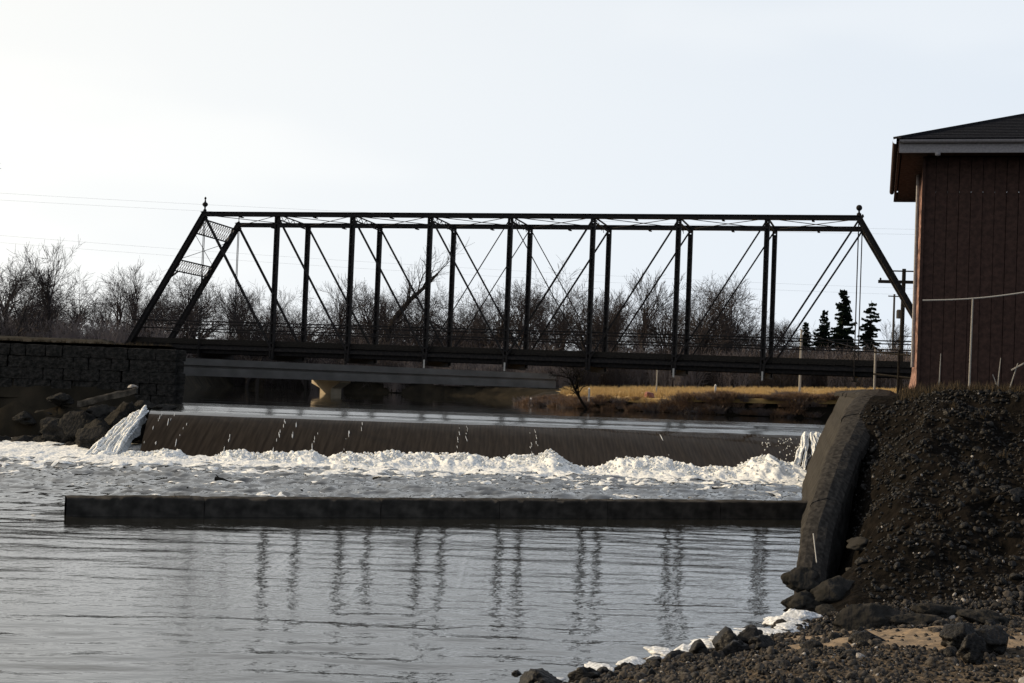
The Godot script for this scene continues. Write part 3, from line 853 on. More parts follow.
# ------------------------------------------------------------------ the steel truss bridge
func build_truss():
	var P0 := Vector3(-18.33, 0, -84.0)          # below the first upper joint of the near truss
	var step := Vector3(4.50, 0, 1.27)
	var across := Vector3(0.93, 0, -5.68)
	var TOP := 12.25; var LOW := 4.45
	var br := thing("truss_bridge", "old black steel through truss bridge spanning the river behind the weir", "bridge", P0 + step * 4 + across * 0.5)
	var o := br.position
	var sd := step.normalized()
	var acn := across.normalized()
	var P1 := Vector3(-17.41, 0, -89.68); var step1 := Vector3(4.56, 0, 1.355)     # the far truss
	var J := func(k: float, side: int, y: float) -> Vector3: return (P0 + step * k if side == 0 else P1 + step1 * k) + Vector3(0, y, 0) - o
	var P := func(called: String, mb: MB, m: Material = M.steel, parent: Node = br) -> Node: return part(called, mb, m, parent)
	var urn := [Vector2(0.10, 0.0), Vector2(0.10, 0.12), Vector2(0.045, 0.18), Vector2(0.05, 0.28), Vector2(0.17, 0.40), Vector2(0.155, 0.50), Vector2(0.06, 0.58), Vector2(0.03, 0.72), Vector2(0.07, 0.78), Vector2(0.05, 0.86), Vector2(0.0, 0.90)]
	var orb := [Vector2(0.12, 0.0), Vector2(0.12, 0.10), Vector2(0.05, 0.16), Vector2(0.05, 0.24)]
	for i in 9: orb.append(Vector2(0.16 * sin(lerpf(0.3, PI, i / 8.0)), 0.40 - 0.16 * cos(lerpf(0.3, PI, i / 8.0))))
	for side in 2:
		var near := "near" if side == 0 else "far"
		var tc := MB.new()
		tc.bar(J.call(-0.02, side, TOP + 0.02), J.call(8.02, side, TOP + 0.02), 0.40, 0.18)
		tc.bar(J.call(-0.03, side, TOP + 0.15), J.call(8.03, side, TOP + 0.15), 0.52, 0.05)
		for k in 17: tc.bar(J.call(k * 0.5 - 0.012 + 0.005, side, TOP - 0.125), J.call(k * 0.5 + 0.02, side, TOP - 0.125), 0.46, 0.05)
		P.call("top_chord", tc)
		var bc := MB.new()
		bc.bar(J.call(-1, side, LOW), J.call(9, side, LOW), 0.10, 0.16)
		bc.bar(J.call(-1, side, LOW + 0.02) + acn * 0.22, J.call(9, side, LOW + 0.02) + acn * 0.22, 0.08, 0.14)
		P.call("bottom_chord", bc)
		for s in 2:
			var ep := MB.new()
			var a: Vector3 = J.call(-1.0 if s == 0 else 9.0, side, LOW)
			var b: Vector3 = J.call(0.0 if s == 0 else 8.0, side, TOP + 0.06)
			ep.bar(a, b, 0.44, 0.26, acn)
			ep.bar(a + Vector3(0, 0.16, 0), b + Vector3(0, 0.16, 0), 0.54, 0.05, acn)
			P.call("end_post", ep)
			var fin := MB.new()
			fin.lathe(J.call(0.0 if s == 0 else 8.0, side, TOP + 0.18), (urn if s == 0 else orb) if side == 0 else [Vector2(0.07, 0), Vector2(0.07, 0.08), Vector2(0.025, 0.12), Vector2(0.025, 0.5), Vector2(0.08, 0.56), Vector2(0.06, 0.66), Vector2(0.0, 0.72)], 10)
			P.call("finial", fin)
			var hang := MB.new()
			for q in [-0.1, 0.1]:
				hang.tube(J.call(0.0 if s == 0 else 8.0, side, TOP) + acn * q, J.call(0.0 if s == 0 else 8.0, side, LOW - 0.3) + acn * q, 0.024, 0.024, 5)
			P.call("hip_hanger", hang)
		for k in range(1, 8):
			var po := MB.new()
			for q in [-1, 1]:
				po.bar(J.call(k, side, LOW - 0.5) + sd * 0.09 * q, J.call(k, side, TOP - 0.05) + sd * 0.09 * q, 0.08, 0.24, sd)
			po.bar(J.call(k, side, LOW + 0.4), J.call(k, side, TOP - 0.3), 0.14, 0.03, sd)
			for m in 13:     # batten plates
				var y := lerpf(LOW + 0.4, TOP - 0.5, m / 12.0)
				po.box(J.call(k, side, y), Vector3(0.20, 0.10, 0.28), Basis(Vector3.UP, -atan2(step.z, step.x)))
			P.call("vertical_post", po)
			var plate := MB.new()
			plate.bar(J.call(k, side, LOW - 0.72) - acn * 0.19, J.call(k, side, LOW - 0.25) - acn * 0.19, 0.09, 0.05, sd)
			if side == 0 and k in [3, 4, 6, 7]: P.call("sunlit_plate", plate, M.pale_steel)  # pale steel at these joints stands in for sun on the pins
		# main diagonals fall towards the middle, counters cross in the two middle panels
		for k in 8:
			var fall := [[k, k + 1]] if k < 3 else ([[k + 1, k]] if k > 4 else [[k, k + 1], [k + 1, k]])
			for f in fall:
				var thin: bool = (k == 3 and f[0] > f[1]) or (k == 4 and f[0] < f[1])
				var rds := MB.new()
				for q in ([0.0] if thin else [-0.11, 0.11]):
					var w := 0.055 if thin else (0.10 if k in [0, 7] else 0.075)
					rds.bar(J.call(f[0], side, TOP - 0.05) + acn * q, J.call(f[1], side, LOW) + acn * q, 0.03, w, acn)
				P.call("counter_rod" if thin else "diagonal", rds)
		# hand rails
		for y in [5.55, 6.0]:
			var ra := MB.new()
			ra.bar(J.call(-1, side, y) + acn * (0.3 - 0.6 * side), J.call(9, side, y) + acn * (0.3 - 0.6 * side), 0.04, 0.065)
			P.call("hand_rail", ra)
	# floor
	for k in range(-1, 10):
		var fb := MB.new()
		fb.bar(J.call(k, 0, LOW - 0.22) + acn * -0.1, J.call(k, 1, LOW - 0.22) + acn * 0.1, 0.05, 0.72)
		for y in [0.14, -0.58]: fb.bar(J.call(k, 0, LOW - 0.0 + y) + acn * -0.1, J.call(k, 1, LOW + y) + acn * 0.1, 0.26, 0.04)
		P.call("floor_beam", fb)
	for q in 5:
		var st := MB.new()
		var w: Vector3 = across * lerpf(0.06, 0.94, q / 4.0)
		st.bar(J.call(-1, 0, LOW - 0.06) + w, J.call(9, 0, LOW - 0.06) + w, 0.14, 0.50)
		P.call("stringer", st)
	for k in 100:
		var pl := MB.new()
		var t := -1.0 + (k + 0.5) / 10.0
		pl.bar(J.call(t, 0, LOW + 0.26 + 0.008 * sin(k * 2.3)) + acn * 0.15, J.call(t, 1, LOW + 0.26 + 0.008 * sin(k * 2.3)) - acn * 0.15, 0.44, 0.10)
		P.call("deck_plank", pl, M.deck)
	for side in 2:
		var kb := MB.new()
		kb.bar(J.call(-1, side, LOW + 0.40) + acn * (0.25 - 0.5 * side), J.call(9, side, LOW + 0.40) + acn * (0.25 - 0.5 * side), 0.16, 0.24)
		P.call("wheel_guard", kb, M.deck)
	# top struts and sway rods
	for k in range(1, 8):
		var ts := MB.new()
		for y in [0.06, -0.22]: ts.bar(J.call(k, 0, TOP + y), J.call(k, 1, TOP + y), 0.10, 0.05)
		for m in 10:
			var u := m / 10.0
			ts.bar(J.call(k, 0, TOP + (0.06 if m % 2 else -0.22)) + across * u, J.call(k, 0, TOP + (-0.22 if m % 2 else 0.06)) + across * (u + 0.1), 0.03, 0.03)
		P.call("top_strut", ts)
	for k in 8:
		var lr := MB.new()
		lr.tube(J.call(k, 0, TOP), J.call(k + 1, 1, TOP), 0.022, 0.022, 5)
		lr.tube(J.call(k, 1, TOP), J.call(k + 1, 0, TOP), 0.022, 0.022, 5)
		P.call("lateral_rod", lr)
	# portals between the end posts: two latticed struts, knees and crossed rods
	for s in 2:
		var at := func(u: float, side: int) -> Vector3:       # u: 0 at the top of the end post, 1 at its foot
			return (J.call(0.0 if s == 0 else 8.0, side, TOP) as Vector3).lerp(J.call(-1.0 if s == 0 else 9.0, side, LOW), u)
		for b in [[0.03, 0.135], [0.34, 0.42]]:
			var fr := MB.new()
			for u in b: fr.bar(at.call(u, 0), at.call(u, 1), 0.09, 0.07)
			var pn: Node = P.call("portal_strut", fr)
			var la := MB.new()
			for m in 16:
				var u := m / 16.0
				for q in 2:
					var a: Vector3 = (at.call(b[q], 0) as Vector3).lerp(at.call(b[q], 1), u)
					var e: Vector3 = (at.call(b[1 - q], 0) as Vector3).lerp(at.call(b[1 - q], 1), u + 1 / 16.0)
					la.bar(a, e, 0.02, 0.03)
			P.call("lattice", la, M.lattice, pn)
		var kn := MB.new()
		kn.bar(at.call(0.50, 0), (at.call(0.42, 0) as Vector3).lerp(at.call(0.42, 1), 0.16), 0.08, 0.08)
		kn.bar(at.call(0.50, 1), (at.call(0.42, 1) as Vector3).lerp(at.call(0.42, 0), 0.16), 0.08, 0.08)
		P.call("knee_brace", kn)
		var cr := MB.new()
		cr.tube(at.call(0.135, 0), at.call(0.34, 1), 0.018, 0.018, 5)
		cr.tube(at.call(0.135, 1), at.call(0.34, 0), 0.018, 0.018, 5)
		P.call("sway_rod", cr)

# ------------------------------------------------------------------ the concrete road bridge farther up
func build_road_bridge():
	var a := Vector3(-23.6, 0, -94.5); var e := Vector3(3.6, 0, -117.5)
	var u := (e - a).normalized()
	var p := Vector3(-u.z, 0, u.x)              # towards the near side of the road
	if p.z < 0: p = -p
	var br := thing("road_bridge", "low grey concrete road bridge with a flared pier beyond the truss bridge", "bridge", a)
	var E := e - a
	var g := MB.new()
	g.bar(Vector3(0, 3.0, 0), E + Vector3(0, 3.0, 0), 0.4, 0.56, p)
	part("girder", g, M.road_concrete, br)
	var g2 := MB.new()
	g2.bar(-p * 4.3 + Vector3(0, 3.0, 0), E - p * 4.3 + Vector3(0, 3.0, 0), 0.4, 0.56, p)
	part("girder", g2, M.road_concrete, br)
	var dk := MB.new()
	dk.bar(-p * 2.2 + Vector3(0, 3.36, 0), E - p * 2.2 + Vector3(0, 3.36, 0), 4.5, 0.14, p)
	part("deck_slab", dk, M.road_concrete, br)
	for s in 2:
		var pr := MB.new()
		pr.bar(p * (0.10 - 4.6 * s) + Vector3(0, 3.67, 0), E + p * (0.10 - 4.6 * s) + Vector3(0, 3.67, 0), 0.25, 0.44, p)
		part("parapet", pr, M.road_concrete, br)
	for t in [0.44]:
		var c: Vector3 = E * t - p * 2.65
		var pi_ := MB.new()
		# hammerhead outline across the road, 0.9 m thick along it
		var out := [Vector2(-1.95, 2.72), Vector2(1.95, 2.72), Vector2(1.95, 2.60), Vector2(0.75, 2.12), Vector2(0.75, -0.8), Vector2(-0.75, -0.8), Vector2(-0.75, 2.12), Vector2(-1.95, 2.45)]
		for k in out.size():
			var q: Vector2 = out[k]; var r: Vector2 = out[(k + 1) % out.size()]
			var f := func(w: Vector2, s: float) -> Vector3: return c + p * w.x + u * s + Vector3(0, w.y, 0)
			pi_.quad(f.call(q, -0.45), f.call(r, -0.45), f.call(r, 0.45), f.call(q, 0.45))
			if k in [0, 4]: pass
		for s in [-0.45, 0.45]:
			var f := func(i: int) -> Vector3: return c + p * out[i].x + u * s + Vector3(0, out[i].y, 0)
			pi_.quad(f.call(0), f.call(1), f.call(2), f.call(7)); pi_.quad(f.call(7), f.call(2), f.call(3), f.call(6)); pi_.quad(f.call(6), f.call(3), f.call(4), f.call(5))
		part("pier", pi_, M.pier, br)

# ------------------------------------------------------------------ the mill house
func build_house():
	var q := Vector3(0.969, 0, 0.248)            # along the front, to the right
	var s := Vector3(0.248, 0, -0.969)           # along the river side, away
	var E := Vector3(7.98, 0, -30.0)             # plan of the front left eave corner
	var hs := thing("mill_house", "dark mill house with a hipped shingle roof on the right bank", "house", E + q * 0.55 + s * 0.7 + Vector3(0, 3.2, 0))
	var o := hs.position
	var at := func(a: float, b: float, y: float) -> Vector3: return E + q * a + s * b + Vector3(0, y, 0) - o
	var W := 15.0; var D := 7.95
	var a0 := 0.55; var a1 := W - 0.55; var b0 := 0.70; var b1 := D - 0.70
	var G := 2.9; var T := 8.36
	var f := MB.new()          # front wall of boards, each a little uneven
	for k in 58:
		var x0 := lerpf(a0, a1, k / 58.0); var x1 := lerpf(a0, a1, (k + 1) / 58.0) - 0.012
		var z := 0.012 * sin(k * 7.7)
		f.quad(at.call(x0, b0 + z, G), at.call(x1, b0 + z, G), at.call(x1, b0 + z, T), at.call(x0, b0 + z, T))
		f.quad(at.call(x1, b0 + z, G), at.call(x1 + 0.012, b0 + 0.03, G), at.call(x1 + 0.012, b0 + 0.03, T), at.call(x1, b0 + z, T))
	part("front_wall", f, M.house_wall, hs).set_meta("label", "board wall facing the beach with its shade put into the dark brown")
	var side := MB.new()
	var rows := []
	for j in 40:
		var r := PackedVector3Array()
		for i in 30:
			var b := lerpf(b0 + 0.02, b1, i / 29.0); var y := lerpf(G, T, j / 39.0)
			r.append(at.call(a0 + 0.02 * nz.get_noise_2d(b * 90, y * 90) - 0.10 * exp(-pow((y - 3.2) / 0.35, 2)), b, y))
		rows.append(r)
	side.grid(rows); side.smooth()
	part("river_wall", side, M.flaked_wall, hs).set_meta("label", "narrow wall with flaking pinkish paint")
	var back := MB.new()
	back.quad(at.call(a0, b1, G), at.call(a1, b1, G), at.call(a1, b1, T), at.call(a0, b1, T))
	back.quad(at.call(a1, b0, G), at.call(a1, b1, G), at.call(a1, b1, T), at.call(a1, b0, T))
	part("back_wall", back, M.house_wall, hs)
	var corner := MB.new()
	corner.bar(at.call(a0 - 0.015, b0 - 0.03, G), at.call(a0 - 0.015, b0 - 0.03, T), 0.06, 0.10, q)
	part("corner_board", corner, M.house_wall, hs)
	var pipe := MB.new()
	pipe.tube(at.call(a0 - 0.07, b0 + 2.6, 3.9), at.call(a0 - 0.07, b0 + 2.6, T), 0.045, 0.045, 8)
	part("downpipe", pipe, M.fascia, hs)
	# soffit boards under the eaves
	for k in 26:
		var x0 := lerpf(0.05, D - 0.05, k / 26.0); var x1 := lerpf(0.05, D - 0.05, (k + 1) / 26.0) - 0.02
		var sb := MB.new()
		sb.box(at.call(a0 * 0.5 + 0.05, (x0 + x1) * 0.5, T + 0.01), Vector3(a0 - 0.02, 0.025, x1 - x0), Basis(q, Vector3.UP, -s))
		part("soffit_board", sb, M.soffit, hs)
	var sf := MB.new()
	sf.box(at.call(W * 0.5, b0 * 0.5 + 0.02, T + 0.03), Vector3(W - 0.1, 0.02, b0 - 0.02), Basis(q, Vector3.UP, -s))
	sf.box(at.call(W - a0 * 0.5, D * 0.5, T + 0.035), Vector3(a0, 0.02, D - 0.1), Basis(q, Vector3.UP, -s))
	sf.box(at.call(W * 0.5, D - b0 * 0.5, T + 0.032), Vector3(W - 0.1, 0.02, b0 - 0.02), Basis(q, Vector3.UP, -s))
	part("soffit", sf, M.soffit, hs)
	for k in 4:
		var fa := MB.new()
		var c0: Vector3 = [at.call(0, 0, 0), at.call(W, 0, 0), at.call(W, D, 0), at.call(0, D, 0)][k]
		var c1: Vector3 = [at.call(W, 0, 0), at.call(W, D, 0), at.call(0, D, 0), at.call(0, 0, 0)][k]
		fa.bar(c0 + Vector3(0, T + 0.11, 0), c1 + Vector3(0, T + 0.11, 0), 0.035, 0.24)
		fa.bar(c0 + Vector3(0, T - 0.005, 0), c1 + Vector3(0, T - 0.005, 0), 0.06, 0.045)
		part("fascia", fa, M.soffit if k == 3 else M.fascia, hs)
		var out := (c1 - c0).normalized().cross(Vector3.UP)
		if out.dot((at.call(W * 0.5, D * 0.5, 0) as Vector3) - c0) > 0: out = -out
		var gu := MB.new()
		for m in 6:
			var t0 := PI * m / 6.0; var t1 := PI * (m + 1) / 6.0
			var w0 := out * (0.08 - 0.06 * cos(t0)) - Vector3(0, 0.07 * sin(t0), 0); var w1 := out * (0.08 - 0.06 * cos(t1)) - Vector3(0, 0.07 * sin(t1), 0)
			var h := Vector3(0, T + 0.235, 0)
			gu.quad(c0 + h + w0, c1 + h + w0, c1 + h + w1, c0 + h + w1)
		part("gutter", gu, M.fascia if k != 3 else M.soffit, hs)
	var bolt := MB.new()
	bolt.lathe(at.call(0.78, -0.06, T - 0.06), [Vector2(0, -0.05), Vector2(0.05, -0.035), Vector2(0.06, 0.0), Vector2(0.05, 0.035), Vector2(0.0, 0.05)], 8)
	part("lamp_socket", bolt, M.fascia, hs)
	# hipped roof, course by course of shingles
	var ro := MB.new()
	var pitch := 0.362; var n := 22
	for k in n:
		var i0 := (D * 0.5) * k / n; var i1 := (D * 0.5) * (k + 1) / n
		var y0 := T + 0.27 + i0 * pitch + 0.02; var y1 := T + 0.27 + i1 * pitch
		var c := func(i: float, y: float, w: int) -> Vector3:
			var m := i - 0.06
			return [at.call(m, m, y), at.call(W - m, m, y), at.call(W - m, D - m, y), at.call(m, D - m, y)][w]
		for w in 4:
			ro.quad(c.call(i0, y0, w), c.call(i0, y0, (w + 1) % 4), c.call(i1, y1, (w + 1) % 4), c.call(i1, y1, w))
			ro.quad(c.call(i0, y0 - 0.022, w), c.call(i0, y0 - 0.022, (w + 1) % 4), c.call(i0, y0, (w + 1) % 4), c.call(i0, y0, w))
	part("roof", ro, M.shingle, hs)
	for w in 2:
		var hp := MB.new()
		hp.bar(at.call(-0.05 if w == 0 else W + 0.05, -0.05, T + 0.29), at.call(D * 0.5 if w == 0 else W - D * 0.5, D * 0.5, T + 0.29 + D * 0.5 * pitch), 0.22, 0.05)
		part("hip_cap", hp, M.shingle, hs)
	# pale rail on its post in front of the wall, and loose sticks
	var at2 := func(a: float, b: float, y: float) -> Vector3: return E + q * a + s * b + Vector3(0, y, 0)
	var rp: Vector3 = at2.call(1.55, 0.15, 3.2)
	var rl := thing("pipe_rail", "thin pale pipe on a slim post before the black house wall", "rail", rp)
	var m1 := MB.new()
	var prev: Vector3 = at2.call(0.58, 0.45, 5.27) - rp
	for k in 12:
		var u := (k + 1) / 12.0
		var nx: Vector3 = at2.call(lerpf(0.58, 2.75, u), 0.45 - 0.35 * u, 5.27 + 0.22 * u - 0.05 * sin(PI * u)) - rp
		m1.tube(prev, nx, 0.017, 0.017, 6)
		prev = nx
	part("rail", m1, M.pale_steel, rl)
	var m2 := MB.new()
	m2.tube(Vector3.ZERO, at2.call(1.58, 0.28, 5.33) - rp, 0.022, 0.018, 6)
	part("post", m2, M.grey_wood, rl)
	for k in [[0.95, 0.3, 4.15, 0.02], [2.1, 0.2, 4.1, 0.05], [2.16, 0.2, 3.75, -0.12], [2.75, 0.1, 4.2, 0.0]]:
		var sm := MB.new()
		var p: Vector3 = at2.call(k[0], k[1], 3.2)
		sm.tube(p, p + Vector3(k[3] * 0.5, (k[2] - 3.2) * 0.55, 0.02), 0.016, 0.013, 5)
		sm.tube(p + Vector3(k[3] * 0.5, (k[2] - 3.2) * 0.55, 0.02), p + Vector3(k[3] * 1.3, k[2] - 3.2, 0), 0.013, 0.007, 5)
		tag(part("dry_stalk", sm, M.grey_wood), "dry upright stalk growing before the black house wall", "stalk", "stalks before the house wall")
	var lp := MB.new()
	lp.tube(at2.call(2.3, 0.3, 3.25), at2.call(2.5, 0.2, 4.0), 0.02, 0.012, 5)
	lp.tube(at2.call(2.38, 0.24, 3.85), at2.call(2.62, 0.15, 4.0), 0.02, 0.02, 5)
	tag(part("broken_branch", lp, M.grey_wood), "short broken pale branch propped by the house wall", "branch")

# ------------------------------------------------------------------ trees
func turned(d: Vector3, ang: float) -> Vector3:
	var ax := d.cross(Vector3(rng.randf_range(-1, 1), rng.randf_range(-1, 1), rng.randf_range(-1, 1)))
	if ax.length() < 0.01: ax = d.cross(Vector3.RIGHT)
	return d.rotated(ax.normalized(), ang)

func grow(trunk: MB, crown: MB, p: Vector3, d: Vector3, L: float, r: float, lev: int, o: Dictionary):
	var n := 5 if lev == 0 else (4 if lev == 1 else (3 if lev < o.levels else 2))
	var mb := trunk if lev == 0 else crown
	var q := p; var dd := d; var rr := r
	for i in n:
		dd = (dd + Vector3(rng.randf_range(-1, 1), rng.randf_range(-0.6, 0.8), rng.randf_range(-1, 1)) * (o.wob * (0.5 if lev == 0 else 1.0)) + Vector3.UP * o.up * (0.0 if lev == 0 else 1.0)).normalized()
		var q2 := q + dd * L / n
		var r2 := maxf(r * (1.0 - (0.55 if lev == 0 else 0.75) * (i + 1) / n), 0.011)
		mb.tube(q, q2, rr, r2, 7 if lev == 0 else (5 if lev == 1 else 3))
		if lev < o.levels and (lev > 0 or i >= o.first):
			var cnt: int = (2 if lev == 0 else (2 if rng.randf() < o.dense else 1))
			if i == n - 1: cnt += 1
			for c in cnt:
				grow(trunk, crown, q2, turned(dd, rng.randf_range(o.a0, o.a1)), L * rng.randf_range(0.45, 0.72) * (o.reach if lev == 0 else 1.0), maxf(r2 * rng.randf_range(0.6, 0.9), 0.014), lev + 1, o)
		q = q2; rr = r2

func bare_tree(seed_: int, h: float, o: Dictionary, lean := Vector3.ZERO) -> Array:
	rng.seed = seed_
	var a := MB.new(); var b := MB.new()
	grow(a, b, Vector3(0, -0.2, 0), (Vector3.UP + lean).normalized(), h * 0.62, h * 0.030, 0, o)
	return [a.mesh(), b.mesh()]

func plant_tree(called: String, label: String, cat: String, kind: Array, p: Vector3, s: float, turn: float, group := "", m1: Material = null, m2: Material = null) -> Node3D:
	var t := thing(called, label, cat, p, group)
	inst("trunk", kind[0], m1 if m1 else M.bark, t)
	inst("crown", kind[1], m2 if m2 else M.twig, t)
	t.rotation.y = turn
	t.scale = Vector3.ONE * s
	return t

func conifer(seed_: int, h: float, wide: float, gap: float) -> Array:
	rng.seed = seed_
	var a := MB.new(); var b := MB.new()
	a.tube(Vector3(0, -0.3, 0), Vector3(0, h * 0.97, 0), h * 0.018, 0.02, 7)
	var y := h * 0.10
	while y < h * 0.97:
		var u := y / h
		var R := wide * h * pow(1.03 - u, 0.85) * (0.55 if u < 0.15 else 1.0)
		var cnt := int(lerpf(9, 5, u))
		for k in cnt:
			var an := rng.randf() * TAU
			var len_ := R * rng.randf_range(0.45, 1.2)
			var out := Vector3(cos(an), 0, sin(an))
			var side := Vector3(-out.z, 0, out.x)
			var tip := Vector3(0, y, 0) + out * len_ + Vector3(0, len_ * (0.10 + 0.3 * (u - 0.6)) - len_ * 0.12, 0)
			var root := Vector3(0, y + rng.randf_range(-0.2, 0.2), 0)
			tip.y += rng.randf_range(-0.35, 0.15) * len_
			a.tube(root, tip, 0.03, 0.012, 3)
			var m := 4 + int(len_ * 7)
			for j in m:
				var t := lerpf(0.12, 1.0, j / float(m - 1))
				var c := root.lerp(tip, t) - Vector3(0, len_ * 0.10 * sin(PI * t), 0)
				for e in [-1, 1]:
					var w := len_ * 0.34 * (1.1 - t) + 0.16
					var to: Vector3 = c + side * e * w + out * w * 0.7 + Vector3(0, rng.randf_range(-0.25, 0.02), 0)
					var nw := Vector3(0, 0.07 + rng.randf() * 0.07, 0) + out * 0.08
					b.tri(c - nw, c + nw, to)
					b.tri(c + side * e * w * 0.4 - Vector3(0, 0.16, 0), c + side * e * w * 0.6 + out * 0.12, c + side * e * w * 0.2 + out * 0.1)
		y += h * gap * rng.randf_range(0.75, 1.25)
	return [a.mesh(), b.mesh()]

func build_trees():
	var kinds := []
	var round_ := {"levels": 4, "wob": 0.22, "up": 0.06, "first": 1, "dense": 0.28, "a0": 0.45, "a1": 1.0, "reach": 0.95}
	var tall := {"levels": 4, "wob": 0.18, "up": 0.12, "first": 2, "dense": 0.25, "a0": 0.3, "a1": 0.75, "reach": 0.85}
	var wild := {"levels": 4, "wob": 0.32, "up": 0.0, "first": 1, "dense": 0.25, "a0": 0.5, "a1": 1.15, "reach": 1.05}
	for i in 3: kinds.append(bare_tree(100 + i, 9.0, round_))
	for i in 3: kinds.append(bare_tree(200 + i, 9.0, tall))
	for i in 3: kinds.append(bare_tree(300 + i, 9.0, wild))
	rng.seed = 77
	# across, depth, height, kind: the tree line behind both bridges
	var rows := [[-44.5, 126, 11.5, 0], [-42, 120, 11.0, 6], [-39.2, 122, 11.8, 4], [-47, 134, 11, 7], [-37, 132, 10, 1], [-33.5, 128, 10.5, 4], [-31, 122, 9.0, 7], [-29.5, 134, 11, 0], [-27, 126, 9.6, 8], [-26, 138, 11.2, 5], [-24, 130, 10, 1],
		[-22.3, 126, 10.6, 3], [-21, 136, 9.5, 6], [-18.5, 130, 9.2, 2], [-16.5, 136, 10, 4], [-15, 128, 8.6, 7], [-13.5, 142, 10, 0], [-11.2, 132, 8.5, 5], [-8.6, 138, 8.8, 1], [-6.0, 140, 9.6, 8], [-4.5, 150, 8.0, 3], [-1.8, 146, 8.4, 6],
		[0.0, 140, 9.4, 1], [1.8, 144, 10.8, 0], [3.6, 140, 10.6, 2], [5.2, 150, 9.8, 4], [8.2, 152, 11.0, 7], [10.2, 158, 11.0, 3], [11.8, 162, 9.0, 6], [14.6, 164, 13.6, 5], [18.3, 166, 10.8, 0], [20.5, 160, 9.0, 2], [23.6, 162, 11.6, 1], [26.0, 168, 9.8, 4], [28.5, 170, 9.0, 7],
		[31.5, 172, 8.0, 8], [34.0, 174, 8.0, 0], [47.0, 178, 8.5, 3], [-50, 126, 12.5, 2], [-35.3, 140, 10, 2], [13.2, 172, 8.6, 8], [-19.8, 144, 10.5, 8]]
	for i in 60: rows.append([rng.randf_range(-60, 34), rng.randf_range(142, 192), rng.randf_range(6.5, 10.5), [0, 1, 2, 4, 6, 7, 8][rng.randi() % 7]])
	for i in 20: rows.append([rng.randf_range(-62, 52), rng.randf_range(148, 196), rng.randf_range(9.0, 12.5), [0, 1, 2, 4, 6, 7, 8][rng.randi() % 7]])
	for i in 4: rows.append([rng.randf_range(-34, -20), rng.randf_range(128, 146), rng.randf_range(9.0, 11.5), [0, 1, 2, 6, 7, 8][rng.randi() % 6]])
	for r in rows:
		var k: int = r[3]
		plant_tree("bare_tree", ["round-crowned leafless tree in the grey tree line", "upright leafless tree in the grey tree line", "crooked leafless tree in the grey tree line"][k / 3], "tree", kinds[k], Vector3(r[0], land(r[0], r[1]) - 0.05, -r[1]), r[2] / 9.0 * lerpf(0.68, 0.86, sst(-24, -12, r[0])), rng.randf() * TAU,
			["round trees of the tree line", "upright trees of the tree line", "crooked trees of the tree line"][k / 3])
	rng.seed = 411
	var la := MB.new(); var lb := MB.new()
	var path := [Vector3(0, -0.3, 0), Vector3(0.3, 2.0, 0.1), Vector3(1.1, 4.4, 0), Vector3(2.2, 6.6, 0.2), Vector3(3.5, 8.3, 0), Vector3(4.9, 9.6, 0.1), Vector3(6.1, 11.0, 0)]
	var lo := {"levels": 4, "wob": 0.2, "up": 0.05, "first": 0, "dense": 0.3, "a0": 0.3, "a1": 0.8, "reach": 0.8}
	for i in path.size() - 1:
		la.tube(path[i], path[i + 1], 0.44 - 0.055 * i, 0.44 - 0.055 * (i + 1), 8)
		if i >= 1:
			for k in 3 if i > 2 else 2:
				var dir: Vector3 = (path[i + 1] - path[i]).normalized()
				grow(la, lb, (path[i] as Vector3).lerp(path[i + 1], rng.randf()), (dir + Vector3(rng.randf_range(-0.7, 0.5), rng.randf_range(-0.15, 0.9), rng.randf_range(-0.6, 0.6))).normalized(), rng.randf_range(1.8, 3.6), 0.16 - 0.015 * i, 2, lo)
	plant_tree("leaning_tree", "thick dark leafless tree leaning hard over to one side", "tree", [la.mesh(), lb.mesh()], Vector3(-13.2, land(-13.2, 137), -137), 0.96, 0.0, "", M.deck, M.bark)
	var lean2 := bare_tree(427, 3.4, {"levels": 3, "wob": 0.2, "up": 0.0, "first": 1, "dense": 0.3, "a0": 0.4, "a1": 0.9, "reach": 0.8}, Vector3(-0.7, 0, 0.1))
	plant_tree("fallen_sapling", "small black leafless sapling leaning over the water's edge", "tree", lean2, Vector3(4.6, 1.9, -85.6), 1.0, 0.0, "", M.deck, M.deck)
	var by := bare_tree(433, 9.5, wild)
	plant_tree("bank_tree", "leafless tree on the left bank whose twig tips reach into view", "tree", by, Vector3(-27.6, land(-27.6, 66), -66), 0.98, 1.2)
	# evergreens
	var firs := [conifer(501, 10, 0.29, 0.030), conifer(502, 10, 0.27, 0.032), conifer(503, 10, 0.29, 0.044)]
	for f in [[37.0, 170, 9.4, 0, "short broad dark evergreen beside the tallest evergreen"], [39.6, 172, 12.0, 1, "tallest dark evergreen, dense and pointed, beyond the meadow"], [43.0, 172, 10.8, 2, "open dark evergreen with ragged drooping boughs"], [35.2, 172, 8.0, 0, "lowest dark evergreen half hidden behind broad one"]]:
		plant_tree("evergreen_tree", f[4], "tree", firs[f[3]], Vector3(f[0], land(f[0], f[1]) - 0.1, -f[1]), f[2] / 10.0, f[0], "", M.bark, M.needle)
	# undergrowth: clumps of stems below the trees
	rng.seed = 88
